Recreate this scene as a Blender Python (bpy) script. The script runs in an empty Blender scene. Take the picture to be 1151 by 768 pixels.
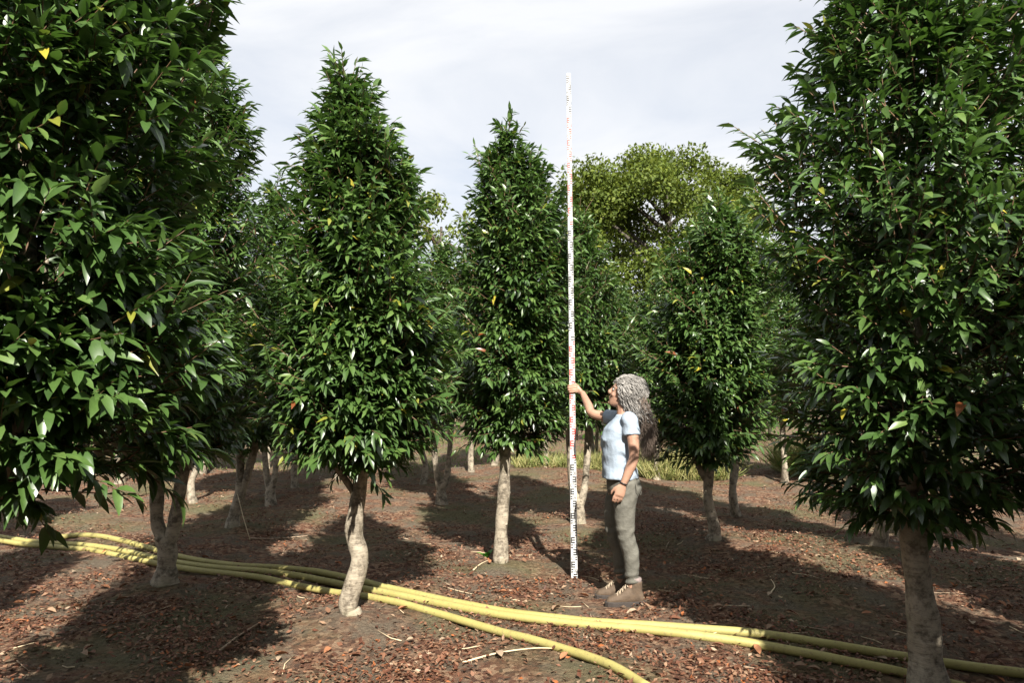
import bpy, math, random
import numpy as np
from mathutils import Vector, Matrix

# ------------------------------------------------------------------ camera, sky, sun, exposure
scene = bpy.context.scene
C = scene.collection
R = math.radians
W, H, F = 1151.0, 768.0, 800.0            # photograph size and focal length in its pixels
CAM_H, PITCH = 1.53, R(4.0)
cam = bpy.data.cameras.new("camera")
cam.sensor_width = 36.0
cam.lens = 36.0 * F / W
cam.clip_start, cam.clip_end = 0.05, 2000.0
cam_ob = bpy.data.objects.new("camera", cam)
C.objects.link(cam_ob)
cam_ob.location = (0, 0, CAM_H)
cam_ob.rotation_euler = (math.pi / 2 + PITCH, 0, 0)
scene.camera = cam_ob

SUN_EL = R(41.0)
SUN_H = Vector((0.19, -0.98, 0)).normalized()          # horizontal direction towards the sun
sun_vec = Vector((SUN_H.x * math.cos(SUN_EL), SUN_H.y * math.cos(SUN_EL), math.sin(SUN_EL)))
world = bpy.data.worlds.new("World")
scene.world = world
world.use_nodes = True
wn, wl = world.node_tree.nodes, world.node_tree.links
wn.clear()
sky = wn.new("ShaderNodeTexSky")
sky.sky_type = 'NISHITA'
sky.sun_disc = False
sky.sun_elevation = SUN_EL
sky.sun_rotation = math.atan2(SUN_H.x, SUN_H.y)
sky.air_density, sky.dust_density, sky.ozone_density = 1.0, 1.6, 1.0
tc = wn.new("ShaderNodeTexCoord")
mp = wn.new("ShaderNodeMapping")
mp.inputs["Scale"].default_value = (1.2, 1.2, 3.6)
mp.inputs["Rotation"].default_value = (0.1, 0.25, 0.6)
nz = wn.new("ShaderNodeTexNoise")
nz.inputs["Scale"].default_value = 1.7
nz.inputs["Detail"].default_value = 7.0
nz.inputs["Roughness"].default_value = 0.55
nz.inputs["Distortion"].default_value = 0.6
rp = wn.new("ShaderNodeValToRGB")
rp.color_ramp.elements[0].position = 0.28
rp.color_ramp.elements[0].color = (0.55, 0.55, 0.55, 1)
rp.color_ramp.elements[1].position = 0.62
rp.color_ramp.elements[1].color = (0.96, 0.96, 0.96, 1)
mx = wn.new("ShaderNodeMix")
mx.data_type = 'RGBA'
mx.inputs[7].default_value = (6.4, 6.5, 6.7, 1)          # thin white cloud
bg = wn.new("ShaderNodeBackground")
bg.inputs["Strength"].default_value = 0.06
wo = wn.new("ShaderNodeOutputWorld")
wl.new(tc.outputs["Generated"], mp.inputs[0])
wl.new(mp.outputs[0], nz.inputs["Vector"])
wl.new(nz.outputs["Fac"], rp.inputs[0])
wl.new(rp.outputs["Color"], mx.inputs[0])
wl.new(sky.outputs["Color"], mx.inputs[6])
wl.new(mx.outputs[2], bg.inputs["Color"])
wl.new(bg.outputs[0], wo.inputs["Surface"])

sun = bpy.data.lights.new("sun", 'SUN')
sun.energy = 5.0
sun.angle = R(0.53)
sun.color = (1.0, 0.94, 0.85)
sun_ob = bpy.data.objects.new("sun", sun)
C.objects.link(sun_ob)
sun_ob.location = (0, 0, 30)
sun_ob.rotation_euler = sun_vec.to_track_quat('Z', 'Y').to_euler()

vs = scene.view_settings
vs.view_transform = 'Standard'
vs.look = 'None'
vs.exposure = 1.38
vs.gamma = 1.0
vs.use_curve_mapping = False

# ------------------------------------------------------------------ pixel helpers
def ray(px, py):
    u, v = (px - W / 2) / F, (H / 2 - py) / F
    return Vector((u, math.cos(PITCH) - v * math.sin(PITCH), math.sin(PITCH) + v * math.cos(PITCH)))

def ground_at(px, py):
    d = ray(px, py)
    t = -CAM_H / d.z
    return Vector((d.x * t, d.y * t, 0))

def at(px, py, D):
    """the point on the ray through a pixel at distance D in front of the camera"""
    d = ray(px, py)
    t = D / d.y
    return Vector((d.x * t, D, CAM_H + d.z * t))

# ------------------------------------------------------------------ object helpers
def link(name, me, parent=None, mat=None):
    o = bpy.data.objects.new(name, me)
    C.objects.link(o)
    if parent is not None:
        o.parent = parent
    if mat is not None and me is not None:
        me.materials.append(mat)
    return o

def tag(o, label=None, cat=None, group=None, kind=None):
    if label: o["label"] = label
    if cat: o["category"] = cat
    if group: o["group"] = group
    if kind: o["kind"] = kind
    return o

def empty(name, loc, rz=0.0):
    o = bpy.data.objects.new(name, None)
    o.empty_display_size = 0.2
    C.objects.link(o)
    o.location = loc
    o.rotation_euler = (0, 0, rz)
    return o

def np_mesh(name, V, polys, tint=None, smooth=True):
    """V (n,3); polys: list of int arrays (m,k), each of constant k"""
    me = bpy.data.meshes.new(name)
    V = np.asarray(V, dtype=np.float32)
    me.vertices.add(len(V))
    me.vertices.foreach_set("co", V.ravel())
    polys = [np.asarray(p, dtype=np.int32) for p in polys if len(p)]
    loops = np.concatenate([p.ravel() for p in polys])
    counts = np.concatenate([np.full(len(p), p.shape[1], np.int32) for p in polys])
    starts = np.concatenate([[0], np.cumsum(counts)[:-1]]).astype(np.int32)
    me.loops.add(len(loops))
    me.loops.foreach_set("vertex_index", loops)
    me.polygons.add(len(counts))
    me.polygons.foreach_set("loop_start", starts)
    me.polygons.foreach_set("loop_total", counts)
    me.update(calc_edges=True)
    me.polygons.foreach_set("use_smooth", np.full(len(counts), smooth, dtype=bool))
    if tint is not None:
        a = me.attributes.new("tint", 'FLOAT', 'POINT')
        a.data.foreach_set("value", np.asarray(tint, dtype=np.float32))
    me.validate()
    return me

class MB:
    """collects tubes, lofts and boxes for one mesh"""
    def __init__(self):
        self.v, self.f = [], []
    def ring_loft(self, rings, cap=True):
        n = len(rings[0]); b = len(self.v)
        for r in rings: self.v.extend([tuple(p) for p in r])
        for i in range(len(rings) - 1):
            for k in range(n):
                a = b + i * n + k; c = b + i * n + (k + 1) % n
                self.f.append((a, c, c + n, a + n))
        if cap:
            self.f.append(tuple(b + k for k in range(n))[::-1])
            e = b + (len(rings) - 1) * n
            self.f.append(tuple(e + k for k in range(n)))
    def tube(self, pts, rad, n=8, cap=True, wob=0.0, rnd=None):
        pts = [Vector(p) for p in pts]
        if not isinstance(rad, (list, tuple)): rad = [rad] * len(pts)
        rings, ref = [], None
        for i, p in enumerate(pts):
            t = (pts[min(i + 1, len(pts) - 1)] - pts[max(i - 1, 0)]).normalized()
            if ref is None:
                ref = Vector((1, 0, 0)) if abs(t.x) < 0.8 else Vector((0, 1, 0))
            s = (ref - t * ref.dot(t)).normalized(); ref = s
            u = t.cross(s)
            rr = rad[i]
            rings.append([p + (s * math.cos(a) + u * math.sin(a)) * rr * (1 + (rnd.uniform(-wob, wob) if wob else 0))
                          for a in [2 * math.pi * k / n for k in range(n)]])
        self.ring_loft(rings, cap)
    def ell(self, st, n=16):
        """stations (centre, axis_a, axis_b) of elliptical sections"""
        rings = []
        for c, a, b in st:
            c, a, b = Vector(c), Vector(a), Vector(b)
            rings.append([c + a * math.cos(2 * math.pi * k / n) + b * math.sin(2 * math.pi * k / n) for k in range(n)])
        self.ring_loft(rings)
    def ball(self, c, r, n=12, m=8):
        if not isinstance(r, (tuple, list)): r = (r, r, r)
        c = Vector(c); rings = []
        for i in range(1, m):
            th = math.pi * i / m
            rings.append([c + Vector((r[0] * math.sin(th) * math.cos(2 * math.pi * k / n), r[1] * math.sin(th) * math.sin(2 * math.pi * k / n),
                                      -r[2] * math.cos(th))) for k in range(n)])
        self.ring_loft(rings)
    def box(self, c, s):
        b = len(self.v); c = Vector(c)
        for x in (-.5, .5):
            for y in (-.5, .5):
                for z in (-.5, .5):
                    self.v.append((c.x + x * s[0], c.y + y * s[1], c.z + z * s[2]))
        for q in ((0, 1, 3, 2), (4, 6, 7, 5), (0, 4, 5, 1), (2, 3, 7, 6), (0, 2, 6, 4), (1, 5, 7, 3)):
            self.f.append(tuple(b + i for i in q))
    def build(self, name, mat, parent=None, smooth=True):
        me = bpy.data.meshes.new(name)
        me.from_pydata(self.v, [], self.f)
        me.update()
        me.polygons.foreach_set("use_smooth", np.full(len(me.polygons), smooth, dtype=bool))
        return link(name, me, parent, mat)

def remesh(o, voxel, smooth_it=6, fac=0.5):
    """fuse an object's overlapping lofts into one continuous skin"""
    m = o.modifiers.new("r", 'REMESH'); m.mode = 'VOXEL'; m.voxel_size = voxel; m.use_smooth_shade = True
    if smooth_it:
        s = o.modifiers.new("s", 'SMOOTH'); s.iterations = smooth_it; s.factor = fac
    dg = bpy.context.evaluated_depsgraph_get()
    me = bpy.data.meshes.new_from_object(o.evaluated_get(dg))
    o.modifiers.clear()
    mats = [mm for mm in o.data.materials]
    o.data = me
    if not me.materials:
        for mm in mats: me.materials.append(mm)
    me.polygons.foreach_set("use_smooth", np.full(len(me.polygons), True, dtype=bool))
    return o

# ------------------------------------------------------------------ materials
def mat_base(name):
    m = bpy.data.materials.new(name); m.use_nodes = True
    nt = m.node_tree; p = nt.nodes["Principled BSDF"]
    return m, nt, nt.nodes, nt.links, p

def ramp(nodes, stops):
    r = nodes.new("ShaderNodeValToRGB"); cr = r.color_ramp
    while len(cr.elements) < len(stops): cr.elements.new(0.5)
    for e, (pos, col) in zip(cr.elements, stops):
        e.position = pos; e.color = (*col, 1)
    return r

def noise(nodes, links, vec, scale, detail=4, rough=0.55, mapscale=None):
    n = nodes.new("ShaderNodeTexNoise")
    n.inputs["Scale"].default_value = scale; n.inputs["Detail"].default_value = detail; n.inputs["Roughness"].default_value = rough
    if mapscale:
        q = nodes.new("ShaderNodeMapping"); q.inputs["Scale"].default_value = mapscale
        links.new(vec, q.inputs[0]); links.new(q.outputs[0], n.inputs["Vector"])
    else:
        links.new(vec, n.inputs["Vector"])
    return n

def mixc(nodes, links, fac, a, b, mode='MIX'):
    m = nodes.new("ShaderNodeMix"); m.data_type = 'RGBA'; m.blend_type = mode
    for sock, val in ((m.inputs[0], fac), (m.inputs[6], a), (m.inputs[7], b)):
        if hasattr(val, "default_value") or hasattr(val, "is_linked"): links.new(val, sock)
        elif isinstance(val, (int, float)): sock.default_value = val
        else: sock.default_value = (*val, 1)
    return m.outputs[2]

def leaf_material(name, stops, rough=0.36, trans=0.25, tcol=(0.10, 0.22, 0.02), spec=0.5):
    m, nt, nd, lk, p = mat_base(name)
    at_ = nd.new("ShaderNodeAttribute"); at_.attribute_name = "tint"
    r = ramp(nd, stops); lk.new(at_.outputs["Fac"], r.inputs[0])
    geo = nd.new("ShaderNodeNewGeometry")
    nzn = noise(nd, lk, geo.outputs["Position"], 60, 2)
    col = mixc(nd, lk, 0.35, r.outputs[0], mixc(nd, lk, 1.0, r.outputs[0], nzn.outputs["Fac"], 'MULTIPLY'))
    lk.new(col, p.inputs["Base Color"])
    p.inputs["Roughness"].default_value = rough
    p.inputs["Specular IOR Level"].default_value = spec
    tr = nd.new("ShaderNodeBsdfTranslucent")
    lk.new(mixc(nd, lk, 0.6, r.outputs[0], tcol), tr.inputs["Color"])
    ms = nd.new("ShaderNodeMixShader"); ms.inputs[0].default_value = trans
    lk.new(p.outputs[0], ms.inputs[1]); lk.new(tr.outputs[0], ms.inputs[2])
    lk.new(ms.outputs[0], nd["Material Output"].inputs["Surface"])
    return m

M = {}
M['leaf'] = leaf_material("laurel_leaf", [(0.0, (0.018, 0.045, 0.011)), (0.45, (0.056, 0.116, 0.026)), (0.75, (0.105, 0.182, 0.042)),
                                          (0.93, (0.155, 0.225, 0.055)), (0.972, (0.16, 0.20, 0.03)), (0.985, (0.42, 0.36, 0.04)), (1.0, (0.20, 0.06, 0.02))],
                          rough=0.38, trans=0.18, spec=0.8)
M['far_leaf'] = leaf_material("woodland_leaf", [(0.0, (0.035, 0.055, 0.012)), (0.5, (0.095, 0.140, 0.020)), (1.0, (0.19, 0.225, 0.035))],
                              rough=0.6, spec=0.25, trans=0.28, tcol=(0.2, 0.25, 0.03))
M['hedge_leaf'] = leaf_material("hedge_leaf", [(0.0, (0.03, 0.07, 0.012)), (0.5, (0.06, 0.13, 0.02)), (1.0, (0.12, 0.2, 0.03))], rough=0.5, trans=0.25)
M['grass'] = leaf_material("grass_blade", [(0.0, (0.06, 0.11, 0.02)), (0.5, (0.13, 0.19, 0.04)), (1.0, (0.38, 0.34, 0.13))], rough=0.6, trans=0.3)
M['litter'] = leaf_material("dead_leaf", [(0.0, (0.055, 0.025, 0.016)), (0.3, (0.125, 0.050, 0.028)), (0.55, (0.215, 0.100, 0.056)), (0.78, (0.314, 0.199, 0.123)),
                                          (0.95, (0.47, 0.37, 0.26)), (1.0, (0.36, 0.12, 0.04))], rough=0.6, trans=0.12, tcol=(0.25, 0.08, 0.03), spec=0.3)

def bark_material(name, light, dark, moss):
    m, nt, nd, lk, p = mat_base(name)
    t = nd.new("ShaderNodeTexCoord"); v = t.outputs["Object"]
    n1 = noise(nd, lk, v, 14, 8, 0.68)
    n2 = noise(nd, lk, v, 1.0, 5, 0.6, (14, 14, 60))     # horizontal lenticel bands
    n3 = noise(nd, lk, v, 2.6, 4, 0.6)
    r1 = ramp(nd, [(0.40, dark), (0.52, tuple(c * .8 for c in light)), (0.66, light)]); lk.new(n1.outputs["Fac"], r1.inputs[0])
    r2 = ramp(nd, [(0.30, (0.42, 0.38, 0.33)), (0.44, (1, 1, 1)), (0.72, (1.15, 1.13, 1.1))]); lk.new(n2.outputs["Fac"], r2.inputs[0])
    c1 = mixc(nd, lk, 0.75, r1.outputs[0], mixc(nd, lk, 1.0, r1.outputs[0], r2.outputs[0], 'MULTIPLY'))
    r3 = ramp(nd, [(0.52, (0, 0, 0)), (0.68, (0.55, 0.55, 0.55))]); lk.new(n3.outputs["Fac"], r3.inputs[0])
    lk.new(mixc(nd, lk, r3.outputs[0], c1, moss), p.inputs["Base Color"])
    p.inputs["Roughness"].default_value = 0.75
    b = nd.new("ShaderNodeBump"); b.inputs["Strength"].default_value = 0.55; b.inputs["Distance"].default_value = 0.012
    ad = nd.new("ShaderNodeMath"); ad.operation = 'ADD'
    lk.new(n1.outputs["Fac"], ad.inputs[0]); lk.new(n2.outputs["Fac"], ad.inputs[1])
    lk.new(ad.outputs[0], b.inputs["Height"]); lk.new(b.outputs[0], p.inputs["Normal"])
    return m
M['bark'] = bark_material("laurel_bark", (0.340, 0.293, 0.221), (0.10, 0.082, 0.058), (0.15, 0.145, 0.075))
M['oak_bark'] = bark_material("oak_bark", (0.085, 0.07, 0.055), (0.04, 0.032, 0.025), (0.06, 0.065, 0.035))

def soil_material():
    m, nt, nd, lk, p = mat_base("soil")
    g = nd.new("ShaderNodeNewGeometry"); v = g.outputs["Position"]
    big = noise(nd, lk, v, 0.75, 5, 0.6)
    mid = noise(nd, lk, v, 3.2, 6, 0.65)
    fine = noise(nd, lk, v, 38, 8, 0.7)
    speck = nd.new("ShaderNodeTexVoronoi"); speck.inputs["Scale"].default_value = 34
    lk.new(v, speck.inputs["Vector"])
    soil = ramp(nd, [(0.25, (0.075, 0.057, 0.040)), (0.5, (0.136, 0.107, 0.076)), (0.75, (0.220, 0.180, 0.130))])
    lk.new(fine.outputs["Fac"], soil.inputs[0])
    lit = ramp(nd, [(0.0, (0.05, 0.024, 0.016)), (0.35, (0.13, 0.055, 0.032)), (0.65, (0.21, 0.11, 0.065)), (1.0, (0.33, 0.22, 0.14))])
    sep = nd.new("ShaderNodeSeparateColor"); lk.new(speck.outputs["Color"], sep.inputs[0]); lk.new(sep.outputs[0], lit.inputs[0])
    lm = ramp(nd, [(0.40, (0, 0, 0)), (0.56, (0.9, 0.9, 0.9))]); lk.new(mid.outputs["Fac"], lm.inputs[0])
    c = mixc(nd, lk, lm.outputs[0], soil.outputs[0], lit.outputs[0])
    gm = ramp(nd, [(0.48, (0, 0, 0)), (0.62, (0.8, 0.8, 0.8))]); lk.new(big.outputs["Fac"], gm.inputs[0])
    moss = ramp(nd, [(0.3, (0.062, 0.062, 0.028)), (0.7, (0.17, 0.16, 0.082))]); lk.new(fine.outputs["Fac"], moss.inputs[0])
    lk.new(mixc(nd, lk, gm.outputs[0], c, moss.outputs[0]), p.inputs["Base Color"])
    p.inputs["Roughness"].default_value = 0.92
    p.inputs["Specular IOR Level"].default_value = 0.2
    b = nd.new("ShaderNodeBump"); b.inputs["Strength"].default_value = 1.0; b.inputs["Distance"].default_value = 0.045
    lk.new(fine.outputs["Fac"], b.inputs["Height"]); lk.new(b.outputs[0], p.inputs["Normal"])
    return m
M['soil'] = soil_material()

def simple(name, col, rough=0.6, var=0.15, scale=20, bump=0.0, bscale=60, metal=0.0, spec=0.5, sub=0.0):
    m, nt, nd, lk, p = mat_base(name)
    t = nd.new("ShaderNodeTexCoord"); v = t.outputs["Object"]
    n = noise(nd, lk, v, scale, 5, 0.6)
    d = tuple(c * (1 - var) for c in col); l = tuple(min(1, c * (1 + var)) for c in col)
    r = ramp(nd, [(0.3, d), (0.7, l)]); lk.new(n.outputs["Fac"], r.inputs[0])
    lk.new(r.outputs[0], p.inputs["Base Color"])
    p.inputs["Roughness"].default_value = rough; p.inputs["Metallic"].default_value = metal
    p.inputs["Specular IOR Level"].default_value = spec
    if sub:
        p.inputs["Subsurface Weight"].default_value = sub
        p.inputs["Subsurface Radius"].default_value = (0.012, 0.005, 0.003)
        p.inputs["Subsurface Scale"].default_value = 1.0
    if bump:
        n2 = noise(nd, lk, v, bscale, 5, 0.6)
        b = nd.new("ShaderNodeBump"); b.inputs["Strength"].default_value = bump; b.inputs["Distance"].default_value = 0.01
        lk.new(n2.outputs["Fac"], b.inputs["Height"]); lk.new(b.outputs[0], p.inputs["Normal"])
    return m
M['staff_white'] = simple("staff_white", (0.58, 0.58, 0.565), 0.4, 0.05, 8)
M['mark_black'] = simple("mark_black", (0.012, 0.012, 0.012), 0.5, 0.1)
M['mark_red'] = simple("mark_red", (0.60, 0.035, 0.025), 0.5, 0.1)
M['skin'] = simple("skin", (0.352, 0.204, 0.140), 0.5, 0.14, 18, 0.15, 90, sub=0.0)
M['shirt'] = simple("shirt_cotton", (0.303, 0.365, 0.435), 0.85, 0.06, 12, 0.8, 17, spec=0.2)
M['jeans'] = simple("grey_denim", (0.118, 0.114, 0.096), 0.85, 0.22, 16, 1.0, 24, spec=0.2)
M['boot'] = simple("boot_suede", (0.088, 0.060, 0.038), 0.8, 0.25, 25, 0.4, 60)
M['sole'] = simple("rubber_sole", (0.035, 0.028, 0.024), 0.8, 0.3, 30, 0.4, 40)
M['lace'] = simple("boot_lace", (0.35, 0.28, 0.2), 0.8)
M['sock'] = simple("wool_sock", (0.20, 0.16, 0.15), 0.9, 0.2, 60, 0.5, 120)
M['silver_hair'] = simple("silver_hair", (0.27, 0.257, 0.24), 0.75, 0.4, 22, spec=0.2)
M['hair_base'] = simple("hair_cap_shade", (0.17, 0.158, 0.146), 0.8, 0.4, 30, spec=0.1)  # cap under the locks, darkened to paint in the shade at the scalp
M['brown_hair'] = simple("greying_brown_hair", (0.15, 0.115, 0.092), 0.75, 0.35, 30, spec=0.2)
M['eye'] = simple("eye", (0.5, 0.48, 0.45), 0.2)
M['bracelet'] = simple("bracelet", (0.02, 0.02, 0.022), 0.4)
M['weed'] = simple("weed_leaf", (0.06, 0.20, 0.02), 0.45, 0.25, 40)
M['shoot'] = simple("young_shoot", (0.13, 0.075, 0.04), 0.6, 0.3, 30)
M['twig'] = simple("dry_twig", (0.34, 0.25, 0.17), 0.8, 0.3, 30)
M['straw'] = simple("dry_straw", (0.52, 0.42, 0.27), 0.8, 0.2, 30)

def hose_material():
    m, nt, nd, lk, p = mat_base("yellow_hose")
    g = nd.new("ShaderNodeNewGeometry"); v = g.outputs["Position"]
    n1 = noise(nd, lk, v, 3, 6, 0.65); n2 = noise(nd, lk, v, 45, 6, 0.7)
    r1 = ramp(nd, [(0.3, (0.27, 0.235, 0.052)), (0.7, (0.375, 0.338, 0.105))]); lk.new(n1.outputs["Fac"], r1.inputs[0])
    r2 = ramp(nd, [(0.54, (0, 0, 0)), (0.70, (0.75, 0.75, 0.75))]); lk.new(n2.outputs["Fac"], r2.inputs[0])
    lk.new(mixc(nd, lk, r2.outputs[0], mixc(nd, lk, 0.25, r1.outputs[0], (0.28, 0.24, 0.13)), (0.15, 0.11, 0.06)), p.inputs["Base Color"])
    p.inputs["Roughness"].default_value = 0.62
    b = nd.new("ShaderNodeBump"); b.inputs["Strength"].default_value = 0.25; b.inputs["Distance"].default_value = 0.006
    lk.new(n2.outputs["Fac"], b.inputs["Height"]); lk.new(b.outputs[0], p.inputs["Normal"])
    return m
M['hose'] = hose_material()

# ------------------------------------------------------------------ ground height
rngG = np.random.default_rng(5)
_wav = [(rngG.uniform(0, 2 * math.pi), rngG.uniform(0, 2 * math.pi), k, a) for k, a in
        [(0.8, .022), (1.1, .02), (1.7, .016), (2.3, .012), (3.1, .009), (4.3, .007), (5.9, .005), (8, .0045), (11, .0035), (15, .0028), (21, .0022), (27, .0018), (33, .0014)]
        for _ in range(2)]

# every laurel tree: base pixel (or plan position), used for the mounds
TREES = dict(A=ground_at(394, 710), B=ground_at(184, 664), C=ground_at(563, 637), D=ground_at(801, 617), E=Vector((2.10, 3.62, 0)),
             S=Vector((-2.14, 2.68, 0)), F=ground_at(261, 600), K=ground_at(988, 628), I=ground_at(650, 592), J=ground_at(827, 586))
def h_np(x, y):
    x = np.asarray(x, float); y = np.asarray(y, float)
    z = np.zeros(np.broadcast(x, y).shape)
    for th, ph, k, a in _wav:
        z += a * np.sin(k * (x * math.cos(th) + y * math.sin(th)) + ph)
    fade = np.clip((60 - np.hypot(x, y)) / 40, 0, 1)
    z = z * fade
    for p in TREES.values():
        z += 0.055 * np.exp(-((x - p.x) ** 2 + (y - p.y) ** 2) / 0.30 ** 2)
    return z
def hgt(x, y): return float(h_np(x, y))

def axis(lo, a, b, hi, step, g=1.18):
    mid = list(np.arange(a, b + 1e-6, step)); l, r = [], []
    s, q = step, a
    while q > lo: s *= g; q -= s; l.append(q)
    s, q = step, b
    while q < hi: s *= g; q += s; r.append(q)
    return np.array(l[::-1] + mid + r)
gx = axis(-400, -6.2, 6.2, 400, 0.055); gy = axis(-60, 2.4, 12, 700, 0.055)
GX, GY = np.meshgrid(gx, gy)
GZ = h_np(GX, GY)
nx, ny = len(gx), len(gy)
idx = np.arange(nx * ny).reshape(ny, nx)
quads = np.stack([idx[:-1, :-1], idx[:-1, 1:], idx[1:, 1:], idx[1:, :-1]], -1).reshape(-1, 4)
tag(link("ground", np_mesh("ground", np.stack([GX, GY, GZ], -1).reshape(-1, 3), [quads]), None, M['soil']), kind="structure")

# ------------------------------------------------------------------ leaf geometry in bulk
def leaf_template(sections):
    """unit leaf: along +x, width +y, normal +z; lanceolate"""
    prof = {1: [(0.45, 1.0)], 2: [(0.27, 0.90), (0.62, 0.86)], 3: [(0.16, 0.66), (0.44, 1.0), (0.74, 0.68)]}[sections]
    v = [(0, 0, 0)]
    for x, w in prof:
        v += [(x, -w, 1), (x, 0, 0), (x, w, 1)]
    v.append((1, 0, 0))
    tri, quad = [(0, 1, 2), (0, 2, 3)], []
    for i in range(len(prof) - 1):
        a = 1 + 3 * i
        quad += [(a, a + 3, a + 4, a + 1), (a + 1, a + 4, a + 5, a + 2)]
    e = 1 + 3 * (len(prof) - 1); t = len(v) - 1
    tri += [(e, t, e + 1), (e + 1, t, e + 2)]
    return np.array(v, float), np.array(tri), np.array(quad).reshape(-1, 4)

def unit(a): return a / np.maximum(np.linalg.norm(a, axis=-1, keepdims=True), 1e-9)

def leaves_geo(P, L, N, ln, wd, curl, fold, sections):
    """P base points, L directions, N rough normals, per-leaf length, half width, curl"""
    T, tri, quad = leaf_template(sections)
    L = unit(L); Wv = unit(np.cross(N, L)); Nn = np.cross(L, Wv)
    x, w, f = T[:, 0], T[:, 1], T[:, 2]
    h = -curl[:, None] * ln[:, None] * x[None] ** 2 + fold[:, None] * wd[:, None] * np.abs(w)[None] * f[None]
    V = (P[:, None] + L[:, None] * (ln[:, None] * x[None])[..., None] + Wv[:, None] * (wd[:, None] * w[None])[..., None] + Nn[:, None] * h[..., None])
    n, k = len(P), len(T)
    off = (np.arange(n) * k)[:, None, None]
    return V.reshape(-1, 3), (tri[None] + off).reshape(-1, 3), (quad[None] + off).reshape(-1, 4) if len(quad) else np.zeros((0, 4), int), k

def tubes_geo(P0, P1, r0, r1):
    """three sided twigs, vectorised"""
    D = unit(P1 - P0); ref = np.where(np.abs(D[:, 2:3]) < 0.9, np.array([[0, 0, 1.0]]), np.array([[1.0, 0, 0]]))
    A = unit(np.cross(D, ref)); B = np.cross(D, A); V = []
    for (P, r) in ((P0, r0), (P1, r1)):
        for k in range(3):
            a = 2 * math.pi * k / 3
            V.append(P + (A * math.cos(a) + B * math.sin(a)) * np.asarray(r)[:, None])
    V = np.stack(V, 1)
    n = len(P0); o = (np.arange(n) * 6)[:, None]
    q = np.concatenate([o + np.array([[k, (k + 1) % 3, 3 + (k + 1) % 3, 3 + k]]) for k in range(3)])
    return V.reshape(-1, 3), q

class Crown: pass

def laurel_crown(seed, profile, n_shoots, per, sections, leaf_len=0.092, lump=0.20, shell=0.42):
    """profile: rows (z, cx, cy, radius). Returns leaf arrays and twig arrays in tree space."""
    rg = np.random.default_rng(seed)
    pr = np.array(profile, float)
    zz = np.linspace(pr[0, 0], pr[-1, 0], 200)
    rr = np.interp(zz, pr[:, 0], pr[:, 3])
    wts = (rr + 0.02) ** 1.25; wts /= wts.sum()
    z = rg.choice(zz, n_shoots, p=wts) + rg.normal(0, .02, n_shoots)
    th = rg.uniform(0, 2 * math.pi, n_shoots)
    Rz = np.interp(z, pr[:, 0], pr[:, 3])
    cx = np.interp(z, pr[:, 0], pr[:, 1]); cy = np.interp(z, pr[:, 0], pr[:, 2])
    mod = np.ones(n_shoots)
    for _ in range(9):
        a, b, ph, am = rg.integers(1, 6), rg.uniform(2, 9), rg.uniform(0, 6.28), rg.uniform(.4, 1)
        mod += lump * 0.5 * am * np.sin(a * th + b * z + ph)
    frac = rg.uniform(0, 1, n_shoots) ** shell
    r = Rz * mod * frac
    rad = np.stack([np.cos(th), np.sin(th), np.zeros_like(th)], 1)
    P = np.stack([cx, cy, z], 1) + rad * (r - 0.09)[:, None].clip(0.01)
    zf = (z - pr[0, 0]) / (pr[-1, 0] - pr[0, 0])
    P[:, 2] += 0.05 - 0.26 * zf
    D = rad * (1.0 - 0.55 * zf[:, None]) + np.array([0, 0, 1.0]) * (0.38 + 0.75 * zf[:, None]) + rg.normal(0, .33, (n_shoots, 3))
    low = np.clip(0.16 - zf, 0, .16) / .16
    D[:, 2] -= low * 0.45
    D = unit(D)
    sl = rg.uniform(0.13, 0.27, n_shoots)
    sl = np.where(rg.uniform(0, 1, n_shoots) < .07, sl * 1.6, sl)
    tip = P + D * sl[:, None]
    # leaves along each shoot
    t = np.tile((np.arange(per) + 0.5) / per, (n_shoots, 1)) + rg.normal(0, .03, (n_shoots, per))
    t = t.clip(0.03, 1)
    base = P[:, None] + D[:, None] * (sl[:, None] * t)[..., None]
    A = unit(np.cross(D, rg.normal(0, 1, (n_shoots, 3)))); B = np.cross(D, A)
    phi = (np.arange(per) * 2.4)[None] + rg.uniform(0, 6.28, (n_shoots, 1)) + rg.normal(0, .3, (n_shoots, per))
    side = A[:, None] * np.cos(phi)[..., None] + B[:, None] * np.sin(phi)[..., None]
    L = side * (1.0 - 0.35 * t[..., None]) + D[:, None] * (0.35 + 0.7 * t[..., None]) + rad[:, None] * 0.6
    L[..., 2] -= rg.uniform(0.0, 0.7, (n_shoots, per))
    L = unit(L)
    Nrm = np.array([0, 0, 1.0]) + 0.35 * rad[:, None] + rg.normal(0, .30, (n_shoots, per, 3))
    ln = leaf_len * rg.uniform(0.62, 1.22, (n_shoots, per)) * (1 - 0.25 * (t > .9))
    wd = ln * rg.uniform(0.138, 0.188, (n_shoots, per))
    curl = rg.uniform(0.10, 0.55, (n_shoots, per))
    fold = rg.uniform(0.1, 0.55, (n_shoots, per))
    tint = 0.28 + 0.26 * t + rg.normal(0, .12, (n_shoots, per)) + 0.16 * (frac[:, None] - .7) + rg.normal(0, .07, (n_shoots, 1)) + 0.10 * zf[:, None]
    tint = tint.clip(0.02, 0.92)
    odd = rg.uniform(0, 1, (n_shoots, per))
    tint = np.where(odd < 0.010, 0.975, np.where(odd < 0.0135, 0.985, np.where(odd < 0.0155, 1.0, tint)))
    c = Crown()
    f = lambda q: q.reshape(-1, *q.shape[2:])
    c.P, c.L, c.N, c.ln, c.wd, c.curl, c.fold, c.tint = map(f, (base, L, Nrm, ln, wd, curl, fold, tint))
    c.t0, c.t1, c.sections = P - D * 0.05, tip, sections
    c.axis = pr
    return c

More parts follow.
